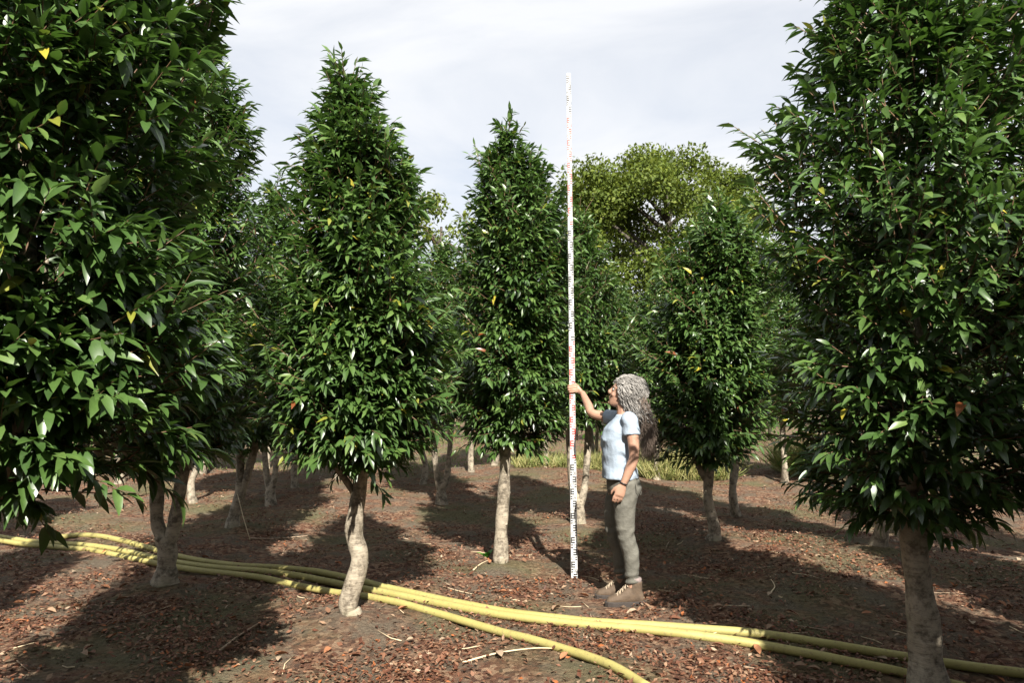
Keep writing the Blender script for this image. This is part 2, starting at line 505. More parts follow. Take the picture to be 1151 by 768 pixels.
def crown_mesh(name, c, keep=None):
    k_ = np.ones(len(c.P), bool) if keep is None else keep
    V, tri, quad, k = leaves_geo(c.P[k_], c.L[k_], c.N[k_], c.ln[k_], c.wd[k_], c.curl[k_], c.fold[k_], c.sections)
    tint = np.repeat(c.tint[k_], k)
    TV, tq = tubes_geo(c.t0, c.t1, np.full(len(c.t0), .0042), np.full(len(c.t0), .0018))
    n = len(V)
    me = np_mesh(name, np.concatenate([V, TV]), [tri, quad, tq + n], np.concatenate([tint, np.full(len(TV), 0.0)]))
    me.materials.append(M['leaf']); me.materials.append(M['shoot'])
    mi = np.zeros(len(tri) + len(quad) + len(tq), np.int32); mi[len(tri) + len(quad):] = 1
    me.polygons.foreach_set("material_index", mi)
    return me

# shared single-leaf meshes (tint and curl variants)
LEAF_ME = []
for i, (cu, fo, ti) in enumerate([(.08, .3, .35), (.2, .35, .5), (.32, .4, .6), (.15, .2, .72), (.28, .45, .45), (.1, .3, .82), (.25, .3, .25)]):
    V, tri, quad, k = leaves_geo(np.zeros((1, 3)), np.array([[1., 0, 0]]), np.array([[0, 0, 1.]]), np.array([1.]), np.array([.18]), np.array([cu]), np.array([fo]), 3)
    me = np_mesh("leaf", V, [tri, quad], np.full(len(V), ti)); me.materials.append(M['leaf']); LEAF_ME.append((ti, me))

def single_leaves(crown_ob, c, tree_loc, n=300):
    """the leaves that show largest become objects of their own; returns the mask of the rest"""
    Pw = c.P + np.array(tree_loc)
    tip = Pw + c.L * c.ln[:, None]
    def proj(q):
        v = q - np.array([0, 0, CAM_H]); cz = v[:, 1] * math.cos(PITCH) + v[:, 2] * math.sin(PITCH)
        cyy = -v[:, 1] * math.sin(PITCH) + v[:, 2] * math.cos(PITCH)
        return W / 2 + F * v[:, 0] / cz, H / 2 - F * cyy / cz, cz
    x0, y0, d0 = proj(Pw); x1, y1, d1 = proj(tip)
    size = np.hypot(x1 - x0, y1 - y0)
    inside = (np.minimum(x0, x1) > 2) & (np.maximum(x0, x1) < W - 2) & (np.minimum(y0, y1) > 2) & (np.maximum(y0, y1) < H - 2)
    # leaves on the camera side of the crown's axis
    a = c.axis; ax = np.interp(c.P[:, 2], a[:, 0], a[:, 2]); rad = np.interp(c.P[:, 2], a[:, 0], a[:, 3])
    front = (ax - c.P[:, 1]) > 0.62 * rad
    score = np.where(inside & front & (c.tint < .93), size, -1)
    sel = np.argsort(-score)[:n]; sel = sel[score[sel] > 0]
    for i in sel:
        L = Vector(c.L[i]).normalized(); Wv = Vector(c.N[i]).cross(L).normalized(); Nn = L.cross(Wv)
        me = min(LEAF_ME, key=lambda q: abs(q[0] - c.tint[i]))[1]
        s = c.ln[i]; w = c.wd[i] / .18
        m = Matrix(((L.x * s, Wv.x * w, Nn.x * s, c.P[i][0]), (L.y * s, Wv.y * w, Nn.y * s, c.P[i][1]), (L.z * s, Wv.z * w, Nn.z * s, c.P[i][2]), (0, 0, 0, 1)))
        o = bpy.data.objects.new("leaf", me); C.objects.link(o); o.parent = crown_ob; o.matrix_basis = m
    keep = np.ones(len(c.P), bool); keep[sel] = False
    return keep

# ------------------------------------------------------------------ trunks
def smooth_path(pts, rad, n):
    """Catmull-Rom through points"""
    pts = [Vector(p) for p in pts]; out, ro = [], []
    for i in range(len(pts) - 1):
        p0, p1, p2, p3 = pts[max(i - 1, 0)], pts[i], pts[i + 1], pts[min(i + 2, len(pts) - 1)]
        for k in range(n):
            t = k / n
            out.append(0.5 * ((2 * p1) + (p2 - p0) * t + (2 * p0 - 5 * p1 + 4 * p2 - p3) * t * t + (3 * p1 - p0 - 3 * p2 + p3) * t ** 3))
            ro.append(rad[i] * (1 - t) + rad[i + 1] * t)
    out.append(pts[-1]); ro.append(rad[-1])
    return out, ro

def trunk_obj(parent, stems, profile, seed, limbs=26, mat='bark', flare=1.18, n=16):
    """stems: lists of (point, radius) in tree space; limbs reach into the crown"""
    rd = random.Random(seed); mb = MB()
    pr = np.array(profile)
    for s, st in enumerate(stems):
        pts, rads = [p for p, r in st], [r for p, r in st]
        pts, rads = smooth_path(pts, rads, 7)
        ph_ = rd.uniform(0, 6); rads = [r * (1 + .06 * math.sin(i * .55 + ph_) + .04 * math.sin(i * 1.3 + ph_ * 2)) for i, r in enumerate(rads)]
        if s == 0:
            for i, p in enumerate(pts):
                rads[i] *= 1 + (flare - 1) * math.exp(-max(p.z, 0) / 0.13)
            pts = [pts[0] + Vector((0, 0, -0.12))] + pts; rads = [rads[0] * 1.1] + rads
        b0 = len(mb.v); mb.tube(pts, rads, n)
        for j in range(b0, len(mb.v)):                     # knots, flutes and swellings
            i, kk = divmod(j - b0, n); c0 = pts[i]; v = Vector(mb.v[j]); an = 2 * math.pi * kk / n
            w_ = 1 + .07 * math.sin(2 * an + i * .22 + ph_) + .045 * math.sin(3 * an - i * .5 + ph_ * 3) + .03 * math.sin(5 * an + i * .9)
            if s == 0: w_ += math.exp(-max(c0.z, 0) / .12) * (.07 * math.sin(3 * an + ph_) + .05 * math.sin(2 * an + ph_ * 2) + .05)
            mb.v[j] = tuple(c0 + (v - c0) * w_)
        for _ in range(5):
            i = rd.randint(3, len(pts) - 3); th = rd.uniform(0, 6.28); d = Vector((math.cos(th), math.sin(th), rd.uniform(.1, .5))).normalized()
            if .22 < pts[i].z < pr[0, 0]: mb.tube([pts[i] + d * rads[i] * .55, pts[i] + d * rads[i] * .98, pts[i] + d * rads[i] * 1.16], [rads[i] * .42, rads[i] * .33, rads[i] * .20], 8)
    # leader and limbs
    top = pr[-1, 0]
    for st in stems:
        if not st[-1][0].z > pr[0, 0] - .25: continue
        p, r = st[-1]
        lead, lr = [p], [r]
        for k in range(1, 6):
            z = p.z + (top - 0.25 - p.z) * k / 5 * (1 if st is stems[0] else .8)
            w = min(1, k / 2.0)
            x = p.x * (1 - w) + np.interp(z, pr[:, 0], pr[:, 1]) * w + rd.uniform(-.05, .05)
            y = p.y * (1 - w) + np.interp(z, pr[:, 0], pr[:, 2]) * w + rd.uniform(-.05, .05)
            lead.append(Vector((x, y, z))); lr.append(max(.006, r * .8 * (1 - k / 5.2)))
        mb.tube(lead, lr, 7)
        for k in range(limbs // len(stems)):
            i = rd.randint(0, 3); t = rd.random()
            a = lead[i].lerp(lead[i + 1], t); rr = (lr[i] * (1 - t) + lr[i + 1] * t)
            th = rd.uniform(0, 6.28); rad = float(np.interp(a.z + .3, pr[:, 0], pr[:, 3])) * rd.uniform(.4, .72)
            b = a + Vector((math.cos(th) * rad, math.sin(th) * rad, rd.uniform(.15, .4)))
            if b.z > top - .35: continue
            m_ = a.lerp(b, .5) + Vector((rd.uniform(-.05, .05), rd.uniform(-.05, .05), -.06))
            mb.tube([a, m_, b], [rr * .5, rr * .3, .004], 5)
    return mb.build("trunk", M[mat], parent)

def outline(D, base, rows, cy=0.0):
    """crown profile from left/right outline pixels at distance D, in tree space"""
    out = []
    for y, xl, xr in rows:
        c = at((xl + xr) / 2, y, D); e = at(xr, y, D)
        out.append((c.z - base.z, c.x - base.x, cy, (e.x - c.x)))
    return sorted(out)

def px_stem(D, base, rows, depth=None):
    """(px, py, width px) -> stem points in tree space at the tree's own distance"""
    st = []
    for i, (x, y, w) in enumerate(rows):
        p = at(x, y, D) - base
        if depth: p.y += depth * i
        st.append((p, w * D / F / 2))
    if abs(st[0][0].z) < .2: st[0][0].z = 0
    return st

GROUP = "evergreen laurel trees planted in rows"
def tree(key, label, loc, stems, profile, seed, n_shoots, per, sections, singles=0, leaf_len=.097, limbs=26, **kw):
    root = empty("laurel_tree", loc)
    tag(root, label, "tree", GROUP)
    trunk_obj(root, stems, profile, seed, limbs)
    c = laurel_crown(seed, profile, n_shoots, per, sections, leaf_len, **kw)
    cr = link("crown", bpy.data.meshes.new("tmp"), root)
    keep = single_leaves(cr, c, loc, singles) if singles else None
    tmp = cr.data; cr.data = crown_mesh("crown", c, keep); bpy.data.meshes.remove(tmp)
    if singles: cr["kind"] = "stuff"
    return root

def based(p): return Vector((p.x, p.y, hgt(p.x, p.y) - 0.01))
T = {k: based(p) for k, p in TREES.items()}

# tree A: bent pale trunk in front of the hoses' middle
D = T['A'].y
tree('A', "slim conical evergreen with a pale kinked trunk, yellow hoses passing behind it", T['A'],
     [px_stem(D, T['A'], [(394, 711, 20), (392, 678, 19), (404, 630, 20), (398, 596, 17), (404, 548, 17), (408, 505, 14)]),
      px_stem(D, T['A'], [(401, 560, 9), (390, 542, 8), (374, 520, 7)])],
     outline(D, T['A'], [(528, 372, 440), (512, 330, 472), (480, 311, 487), (440, 306, 494), (395, 310, 493), (340, 324, 485), (290, 338, 474),
                         (240, 344, 468), (190, 345, 464), (150, 350, 450), (115, 364, 428), (90, 374, 408), (58, 386, 392)]),
     11, 2300, 12, 2, 300)
# tree C
D = T['C'].y
tree('C', "evergreen with one straight pale trunk on a bare mound beside the measuring staff", T['C'],
     [px_stem(D, T['C'], [(563, 638, 15), (563, 612, 14), (565, 570, 13), (568, 520, 13), (570, 480, 11)])],
     outline(D, T['C'], [(512, 545, 607), (490, 521, 628), (450, 513, 634), (400, 511, 637), (350, 514, 640), (300, 519, 640), (250, 523, 638),
                         (210, 530, 630), (180, 536, 618), (155, 548, 598), (122, 567, 573)], cy=.14),
     23, 2100, 12, 2, 300)
# tree B, forked, behind the left crown
D = T['B'].y
tree('B', "tall evergreen whose trunk forks low into two bare stems, base between hoses and shadow", T['B'],
     [px_stem(D, T['B'], [(184, 668, 22), (187, 640, 19), (187, 613, 20), (177, 588, 14), (176, 545, 13), (176, 490, 12)]),
      px_stem(D, T['B'], [(187, 620, 17), (194, 598, 14), (201, 560, 13), (208, 515, 12), (212, 480, 11)])],
     outline(D, T['B'], [(528, 150, 225), (505, 118, 262), (450, 110, 280), (380, 108, 284), (300, 112, 282), (220, 120, 280), (140, 140, 276),
                         (90, 160, 270), (50, 180, 252), (10, 200, 226)]),
     31, 2000, 12, 2, 300)
# tree D
D = T['D'].y
tree('D', "slender evergreen with a thin pale crooked trunk standing behind the woman's back", T['D'],
     [px_stem(D, T['D'], [(802, 618, 14), (803, 596, 12), (796, 560, 11), (797, 528, 11), (796, 490, 10)]),
      px_stem(D, T['D'], [(797, 545, 7), (789, 532, 7), (780, 512, 6)])],
     outline(D, T['D'], [(524, 775, 820), (508, 748, 842), (470, 735, 855), (420, 731, 860), (360, 735, 862), (300, 750, 860), (265, 764, 850), (240, 785, 832), (215, 802, 812)]),
     47, 1900, 12, 2, 0)
# tree E: big dark tree at right
D = T['E'].y
tree('E', "big dark evergreen with a thick straight shaded trunk rising beside both hose ends", T['E'],
     [px_stem(D, T['E'], [(1044, 785, 34), (1041, 735, 33), (1035, 680, 30), (1029, 620, 29), (1026, 570, 27), (1024, 500, 24)])],
     outline(D, T['E'], [(598, 985, 1075), (575, 930, 1130), (530, 893, 1170), (470, 882, 1182), (400, 880, 1188), (320, 880, 1190), (240, 880, 1190),
                         (150, 885, 1180), (80, 893, 1165), (20, 905, 1145), (-30, 935, 1120), (-80, 975, 1080), (-120, 1015, 1035)]),
     59, 1800, 12, 3, 300)
# tree S: big tree at left
D = T['S'].y
tree('S', "large leafy evergreen with its crown overhanging the hose ends, trunk leaning away", T['S'],
     [[(Vector((0, 0, 0)), .06), (Vector((.04, 0, .35)), .052), (Vector((.09, 0, .7)), .05), (Vector((.2, 0, 1.1)), .046), (Vector((.3, 0, 1.6)), .042)]],
     outline(D, T['S'], [(568, -60, 90), (548, -110, 150), (510, -150, 182), (460, -160, 198), (380, -165, 204), (280, -165, 208), (180, -160, 214), (80, -150, 220),
                         (0, -135, 222), (-80, -110, 200), (-170, -60, 150), (-280, 20, 60)]),
     67, 1800, 12, 3, 300, leaf_len=.104)
# tree F
D = T['F'].y
tree('F', "shaded evergreen with a dark leaning trunk that forks, behind the twin-stemmed one", T['F'],
     [px_stem(D, T['F'], [(261, 602, 14), (264, 575, 12), (270, 555, 12), (270, 530, 8), (269, 490, 7)]),
      px_stem(D, T['F'], [(270, 558, 10), (278, 535, 9), (286, 505, 8), (290, 480, 7)])],
     outline(D, T['F'], [(508, 262, 310), (490, 236, 336), (440, 228, 346), (380, 230, 348), (320, 240, 346), (270, 258, 342), (230, 280, 335), (192, 305, 318)]),
     71, 1300, 12, 2, 0)

# generic evergreens sharing three crowns
PROF = [(1.05, 0, 0, .2), (1.16, 0, 0, .42), (1.4, .02, 0, .56), (1.8, .03, 0, .60), (2.3, 0, .02, .55), (2.75, -.02, 0, .46), (3.15, 0, 0, .32), (3.45, .02, 0, .18), (3.75, .02, 0, .03)]
GEN = []
for i, sd in enumerate((101, 113, 127)):
    c = laurel_crown(sd, PROF, 1150, 11, 2, .100, lump=.16)
    rd = random.Random(sd)
    single = [[(Vector((0, 0, 0)), .055), (Vector((rd.uniform(-.05, .05), .02, .3)), .047), (Vector((rd.uniform(-.07, .07), 0, .65)), .045), (Vector((rd.uniform(-.05, .05), 0, 1.2)), .045)]]
    fork = [[(Vector((0, 0, 0)), .064), (Vector((.01, 0, .2)), .058), (Vector((-.07, .02, .45)), .038), (Vector((-.12, 0, 1.2)), .04)],
            [(Vector((.01, 0, .18)), .05), (Vector((.08, -.02, .45)), .038), (Vector((.14, 0, 1.2)), .04)]]
    holder = empty("tmp", (0, 0, 0))
    tr = [trunk_obj(holder, s, PROF, sd + k, 20).data for k, s in enumerate((single, fork))]
    for ch in list(holder.children): bpy.data.objects.remove(ch)
    bpy.data.objects.remove(holder)
    GEN.append((crown_mesh("crown", c), tr))

def gen_tree(pos, label, kind, forked, scale=1.0, rz=0.0, lean=0.0, group=GROUP):
    p = based(Vector((pos[0], pos[1], 0)))
    r = empty("laurel_tree", p, rz); r.scale = (scale * random.Random(pos[0]).uniform(.92, 1.08), scale, scale)
    r.rotation_euler = (0, lean, rz)
    tag(r, label, "tree", group)
    cm, tr = GEN[kind]
    link("trunk", tr[1 if forked else 0], r); link("crown", cm, r)
    return r

gp = lambda x, y: tuple(ground_at(x, y))[:2]
SPEC = [  # position, label, crown, forked, scale, turn, lean
    (gp(650, 590), "evergreen with two pale stems spreading in a V directly behind the staff", 0, True, 1.02, 0.2, 0),
    (gp(827, 585), "evergreen with a brown shaded trunk close behind the thin crooked one", 1, False, 1.0, 1.1, 0),
    (gp(988, 628), "evergreen with a pale grey leaning trunk behind the big dark one", 2, False, 1.02, 2.2, -.06),
    (gp(217, 563), "evergreen with a sunlit pale trunk seen past the right fork of the twin-stemmed one", 1, False, 1.0, 0.4, .05),
    (gp(305, 566), "evergreen with two slim brown stems beside the dark leaning forked one", 2, True, .98, 2.9, .03),
    (gp(497, 567), "evergreen with a pale Y-shaped trunk between the kinked and straight trunks", 0, True, 1.0, 3.3, 0),
    (gp(475, 546), "evergreen with a short pale trunk just behind the Y-shaped one", 1, False, 1.0, 4.0, 0),
    (gp(738, 536), "evergreen with a reddish straight trunk by the tall dry grass behind the woman", 2, False, 1.0, 5.0, 0),
    (gp(332, 549), "evergreen with a grey trunk beyond the two slim brown stems", 0, False, 1.0, 1.9, 0),
]
BACK = "evergreen in the far rows with one thin trunk before the hedge"
BACK2 = "evergreen in the far rows whose trunk splits into two stems"
SPEC += [(gp(x, y), BACK2 if k % 4 == 1 else BACK, k % 3, k % 4 == 1, s, k * 1.3, 0) for k, (x, y, s) in enumerate([
    (40, 542, 1.0), (135, 545, 1.05), (228, 533, 1.0), (240, 524, 1), (412, 531, 1.02), (380, 540, .97), (530, 534, 1.0), (556, 528, 1.0), (612, 530, .98), (668, 526, 1.05),
    (700, 531, 1), (882, 541, 1.02), (955, 548, 1.0), (1075, 545, 1.05), (1150, 565, 1.05), (1010, 533, 1), (800, 530, 1.0), (435, 523, 1), (300, 524, 1), (170, 524, 1.0)])]
# rows just outside the frame, whose shadows reach into the picture
OUT = "evergreen of the same rows standing outside the view"
SPEC += [((2.42, .85), OUT, 0, False, 1.02, .3, 0), ((3.1, 1.9), OUT, 1, False, 1.1, 1.4, 0), ((4.3, 4.2), OUT, 2, True, 1.05, 2.0, 0),
         ((3.9, -.6), OUT, 2, False, 1.05, 4.0, 0), ((-3.9, 3.4), OUT, 1, True, 1.05, 5.0, 0), ((-4.0, 1.4), OUT, 0, False, 1.0, 2.5, 0), ((5.2, 6.0), OUT, 1, False, 1.0, .9, 0),
         ((4.6, 1.4), OUT, 0, False, 1.05, 5.2, 0), ((-5.6, 6.4), OUT, 2, False, 1.0, 3.1, 0)]
rd = random.Random(40)
for gxx in range(-4, 5):                                     # unseen rows carried on behind the photographer, added to deepen the shade
    for gyy in range(-4, -1):
        SPEC.append(((gxx * 1.9 + rd.uniform(-.3, .3), gyy * 1.9 + .6 + rd.uniform(-.3, .3)), OUT, rd.randrange(3), False, rd.uniform(.95, 1.1), rd.uniform(0, 6), 0))
for k in range(9):  # unseen dense row close behind the camera, added to block sky light
    SPEC.append(((-5.4 + k * 1.35 + rd.uniform(-.15, .15), -.95 + rd.uniform(-.15, .15)), OUT, k % 3, False, rd.uniform(.95, 1.05), rd.uniform(0, 6), 0))
for xx, yy in ((3.3, .3), (4.4, 2.6), (-3.1, .4), (-6.2, 1.0), (-6.4, 3.6), (-7.6, 5.6), (-8.5, 8.4), (-9.3, 11.2), (-7.0, -1.2), (6.6, 1.2), (6.8, 3.6), (7.4, 6.0), (7.9, 8.6), (9.0, 11.0), (6.6, -1.2)):  # unseen trees at the sides, added to cut sky light further
    SPEC.append(((xx, yy), OUT, rd.randrange(3), False, rd.uniform(.95, 1.1), rd.uniform(0, 6), 0))
for s in SPEC: gen_tree(*s)

# ------------------------------------------------------------------ far trees, hedge, grass
def blob_leaves(rg, blobs, per_m3, size):
    P, Nn = [], []
    for c, r in blobs:
        n = int(per_m3 * r ** 2)
        d = unit(rg.normal(0, 1, (n, 3))); q = rg.uniform(0, 1, n) ** .45
        P.append(np.array(c) + d * (r * q)[:, None] * np.array([1, 1, .8])); Nn.append(d)
    P = np.concatenate(P); Nn = np.concatenate(Nn)
    n = len(P)
    L = unit(rg.normal(0, 1, (n, 3)) + np.array([0, 0, -.3]) + .4 * Nn)
    N = unit(Nn * .7 + np.array([0, 0, .8]) + rg.normal(0, .5, (n, 3)))
    ln = size * rg.uniform(.6, 1.3, n)
    return P, L, N, ln, ln * rg.uniform(.25, .36, n), rg.uniform(0, .3, n), rg.uniform(.1, .4, n)

def far_tree(name, label, loc, height, spread, seed, blobs_n, per, size, mat='far_leaf', bottom=.22, group="woodland trees beyond the nursery rows", tint0=.5):
    rg = np.random.default_rng(seed); rd = random.Random(seed)
    root = empty(name, loc); tag(root, label, "tree", group)
    blobs, mb = [], MB()
    th = height * bottom
    mb.tube([(0, 0, -.2), (.05, 0, th * .5), (0, .05, th), (.1, 0, height * .55), (.05, 0, height * .85)], [height * .028, height * .022, height * .02, height * .013, .04], 9)
    for i in range(blobs_n):
        a = rd.uniform(0, 6.28); zf = rd.uniform(0, 1)
        env = math.sqrt(max(0.02, 1 - (2 * (zf ** .9) - .86) ** 2 / 1.35))
        r = spread * env * rd.uniform(.35, 1.0)
        z = th + (height - th) * (.08 + .86 * zf)
        p = Vector((math.cos(a) * r, math.sin(a) * r, z))
        br = spread * rd.uniform(.13, .25)
        blobs.append((p, br))
        if i % 2 == 0:
            s = Vector((0.03, 0, max(th * .8, z - r * .8)))
            mb.tube([s, s.lerp(p, .55) + Vector((0, 0, .15)), p], [height * .011, height * .006, .015], 5)
    mb.build("trunk", M['oak_bark'], root)
    g = blob_leaves(rg, blobs, per, size)
    V, tri, quad, k = leaves_geo(*g, 1)
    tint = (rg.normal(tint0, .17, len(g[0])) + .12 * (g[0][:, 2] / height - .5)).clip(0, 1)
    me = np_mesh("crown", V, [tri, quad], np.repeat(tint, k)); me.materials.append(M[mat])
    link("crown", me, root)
    return root
p = at(752, 440, 25)
far_tree("oak_tree", "broad light green oak with rounded clumps towering behind the staff", (p.x, 25, 0), 10.2, 4.6, 201, 86, 1050, .15, bottom=.3, tint0=.5)
p = at(493, 440, 24)
far_tree("woodland_tree", "yellowish green tree peeping between the two pale-trunked evergreens", (p.x, 24, 0), 8.4, 2.6, 202, 34, 480, .17, tint0=.6)
p = at(1165, 440, 24)
far_tree("woodland_tree", "light green tall tree showing behind the big dark evergreen", (p.x, 24, 0), 11.6, 3.2, 203, 46, 480, .18)
def copy_far(src, x, y, s, rz, label):
    r = src.copy(); C.objects.link(r); r.location = (x, y, 0); r.rotation_euler = (0, 0, rz); r.scale = (s, s, s); r["label"] = label
    for ch in src.children:
        c = ch.copy(); C.objects.link(c); c.parent = r
    return r
src = [o for o in C.objects if o.name.startswith("woodland_tree")]
for k, (x, s) in enumerate([(-17, .72), (-13, .62), (-9.2, .70), (-5.8, .64), (-.2, .66), (3.2, .6), (9.2, .56), (12.4, .62), (15.5, .7), (20, .75), (-21, .8)]):
    copy_far(src[k % 2], x, 27 + (k % 3), s, k * 1.7, "rounded tree in the tree line behind the nursery rows")

def strip_mesh(name, x0, x1, y0, y1, z0, z1, n, size, seed, mat, tint0):
    rg = np.random.default_rng(seed)
    P = np.stack([rg.uniform(x0, x1, n), rg.uniform(y0, y1, n), z0 + (z1 - z0) * rg.uniform(0, 1, n) ** .7], 1)
    P[:, 2] *= 1 + .12 * np.sin(P[:, 0] * 1.7) + .08 * np.sin(P[:, 0] * 4.1)
    L = unit(rg.normal(0, 1, (n, 3)) + np.array([0, -.4, .2])); N = unit(rg.normal(0, .6, (n, 3)) + np.array([0, -.5, .8]))
    ln = size * rg.uniform(.6, 1.3, n)
    V, tri, quad, k = leaves_geo(P, L, N, ln, ln * .3, rg.uniform(0, .3, n), rg.uniform(.1, .4, n), 1)
    me = np_mesh(name, V, [tri, quad], np.repeat(rg.normal(tint0, .2, n).clip(0, 1), k)); me.materials.append(M[mat])
    return me
hd = empty("hedge", (0, 22.0, 0)); tag(hd, "long leafy green hedge closing the field behind the far trunks", "hedge")
hm = MB()
for i in range(46):
    x = -22 + i; hm.tube([(x, .3, -.1), (x + .05, .3, 1.0), (x - .1, .3, 2.0)], [.05, .035, .01], 5)
hm.build("stems", M['oak_bark'], hd)
link("foliage", strip_mesh("foliage", -23, 23, -.1, .9, .05, 2.5, 22000, .16, 301, 'hedge_leaf', .5), hd)

def grass_field(name, regions, seed, label):
    rg = np.random.default_rng(seed); Ps, hs, ts = [], [], []
    for (x0, x1, y0, y1, n, h, t) in regions:
        P = np.stack([rg.uniform(x0, x1, n), rg.uniform(y0, y1, n)], 1); Ps.append(P); hs.append(h * rg.uniform(.5, 1.25, n)); ts.append(rg.normal(t, .18, n))
    P = np.concatenate(Ps); h = np.concatenate(hs); t = np.concatenate(ts).clip(0, 1); n = len(P)
    z = h_np(P[:, 0], P[:, 1]) - .01
    L = unit(np.stack([rg.normal(0, .5, n), rg.normal(0, .5, n), np.ones(n)], 1))
    N = unit(np.stack([rg.normal(0, 1, n), rg.normal(-.6, 1, n), np.full(n, .2)], 1))
    V, tri, quad, k = leaves_geo(np.column_stack([P, z]), L, N, h, np.full(n, .006) + h * .004, rg.uniform(.1, .6, n), np.full(n, .2), 1)
    me = np_mesh(name, V, [tri, quad], np.repeat(t, k)); me.materials.append(M['grass'])
    return tag(link(name, me), label, "grass", kind="stuff")
grass_field("lawn_grass", [(-15, 15, 13.8, 21.8, 13000, .10, .35)], 401, "short green grass strip in front of the far hedge")
def tall(px, py, r, n, h):
    g = ground_at(px, py); return (g.x - r, g.x + r, g.y - .5, g.y + .5, n, h, .85)
grass_field("tall_grass", [tall(770, 533, .8, 3200, .5), tall(945, 534, 1.1, 3800, .6), tall(625, 528, .8, 1800, .3), tall(690, 528, .6, 1400, .35), tall(1000, 530, 1.0, 2200, .5)], 402,
            "tall dry yellowish grass clumps behind the far trunks")

# ------------------------------------------------------------------ leaf litter
def litter():
    rg = np.random.default_rng(501)
    n = 195000
    y = 2.6 + (rg.uniform(0, 1, n) ** 1.6) * 12.5
    x = rg.uniform(-1, 1, n) * (y * .80 + .3)
    den = 0.5 + 0.5 * np.sin(1.9 * x + 1.1 * np.sin(1.3 * y + .5)) * np.sin(1.6 * y + 1.2 * np.sin(1.1 * x))
    den = .35 * den + .65 * (0.5 + 0.28 * np.sin(5.1 * x + 2 * np.sin(2.7 * y)) + .28 * np.sin(4.3 * y + 2 * np.sin(3.1 * x + 1)))
    for p in TREES.values():
        r2 = (x - p.x) ** 2 + (y - p.y) ** 2
        den += .22 * np.exp(-(np.sqrt(r2) - .75) ** 2 / .18) - .9 * np.exp(-r2 / .26 ** 2)
    keep = rg.uniform(0, 1, n) < np.clip((den - .34) * 1.6, .04, 1)
    x, y = x[keep], y[keep]; n = len(x)
    z = h_np(x, y) + rg.uniform(.002, .022, n)
    a = rg.uniform(0, 6.28, n)
    L = unit(np.stack([np.cos(a), np.sin(a), rg.normal(0, .22, n)], 1))
    N = unit(np.stack([rg.normal(0, .38, n), rg.normal(0, .38, n), np.ones(n)], 1))
    ln = rg.uniform(.012, .048, n) * rg.uniform(.7, 1.15, n)
    t = rg.beta(2.0, 2.2, n); t = np.where(rg.uniform(0, 1, n) < .03, 1.0, t * .96)
    V, tri, quad, k = leaves_geo(np.stack([x, y, z], 1), L, N, ln, ln * rg.uniform(.2, .3, n), rg.normal(.05, .25, n), rg.uniform(-.2, .8, n), 1)
    me = np_mesh("leaf_litter", V, [tri, quad], np.repeat(t, k)); me.materials.append(M['litter'])
    tag(link("leaf_litter", me), "reddish brown fallen leaves carpeting the soil under the trees", "leaf litter", kind="stuff")
litter()
def clods():
    rg = np.random.default_rng(555); n = 6000
    y = 2.6 + rg.uniform(0, 1, n) ** 1.5 * 7.5; x = rg.uniform(-1, 1, n) * (y * .78 + .3)
    sz = rg.uniform(.004, .013, n) * np.where(rg.uniform(0, 1, n) < .07, 2.0, 1)
    O = np.array([(1, 0, 0), (0, 1, 0), (-1, 0, 0), (0, -1, 0), (0, 0, 1), (0, 0, -1)], float)
    V = O[None] * sz[:, None, None] * rg.uniform(.6, 1.3, (n, 6, 1)) + rg.normal(0, .18, (n, 6, 3)) * sz[:, None, None]
    V[..., 2] *= .7
    V += np.stack([x, y, h_np(x, y) + sz * .25], 1)[:, None]
    f = np.array([(0, 1, 4), (1, 2, 4), (2, 3, 4), (3, 0, 4), (1, 0, 5), (2, 1, 5), (3, 2, 5), (0, 3, 5)])
    me = np_mesh("soil_crumbs", V.reshape(-1, 3), [(f[None] + (np.arange(n) * 6)[:, None, None]).reshape(-1, 3)], smooth=False)
    tag(link("soil_crumbs", me, None, M['soil']), "brown soil crumbs strewn over the bare ground", "soil", kind="stuff")
clods()
DEAD = []
for i, (cu, fo, ti) in enumerate([(.3, .7, .5), (-.25, .4, .62), (.15, 1.0, .8), (.4, .5, .4), (-.1, .8, .99), (.2, .6, .9)]):
    V, tri, quad, k = leaves_geo(np.zeros((1, 3)), np.array([[1., 0, 0]]), np.array([[0, 0, 1.]]), np.array([1.]), np.array([.24]), np.array([cu]), np.array([fo]), 3)
    me = np_mesh("fallen_leaf", V, [tri, quad], np.full(len(V), ti)); me.materials.append(M['litter']); DEAD.append(me)
rd = random.Random(77)
for i in range(170):
    g = ground_at(rd.uniform(5, 1145), rd.uniform(650, 765) if rd.random() < .75 else rd.uniform(610, 650))
    if abs(g.x - 2.1) < .12 and abs(g.y - 3.62) < .15: continue
    dk = rd.randrange(6); o = bpy.data.objects.new("fallen_leaf", DEAD[dk]); C.objects.link(o)
    s = rd.uniform(.055, .09)
    o.scale = (s, s, s); o.location = (g.x, g.y, hgt(g.x, g.y) + .010 + rd.uniform(0, .012))
    o.rotation_euler = (rd.uniform(-.35, .35), rd.uniform(-.3, .3), rd.uniform(0, 6.28))
    tag(o, ("reddish brown", "light brown", "folded tan", "dark brown", "rusty orange", "pale straw coloured")[dk] + " dead leaf lying loose on the soil around the hoses", "leaf", "loose fallen leaves around the hoses")

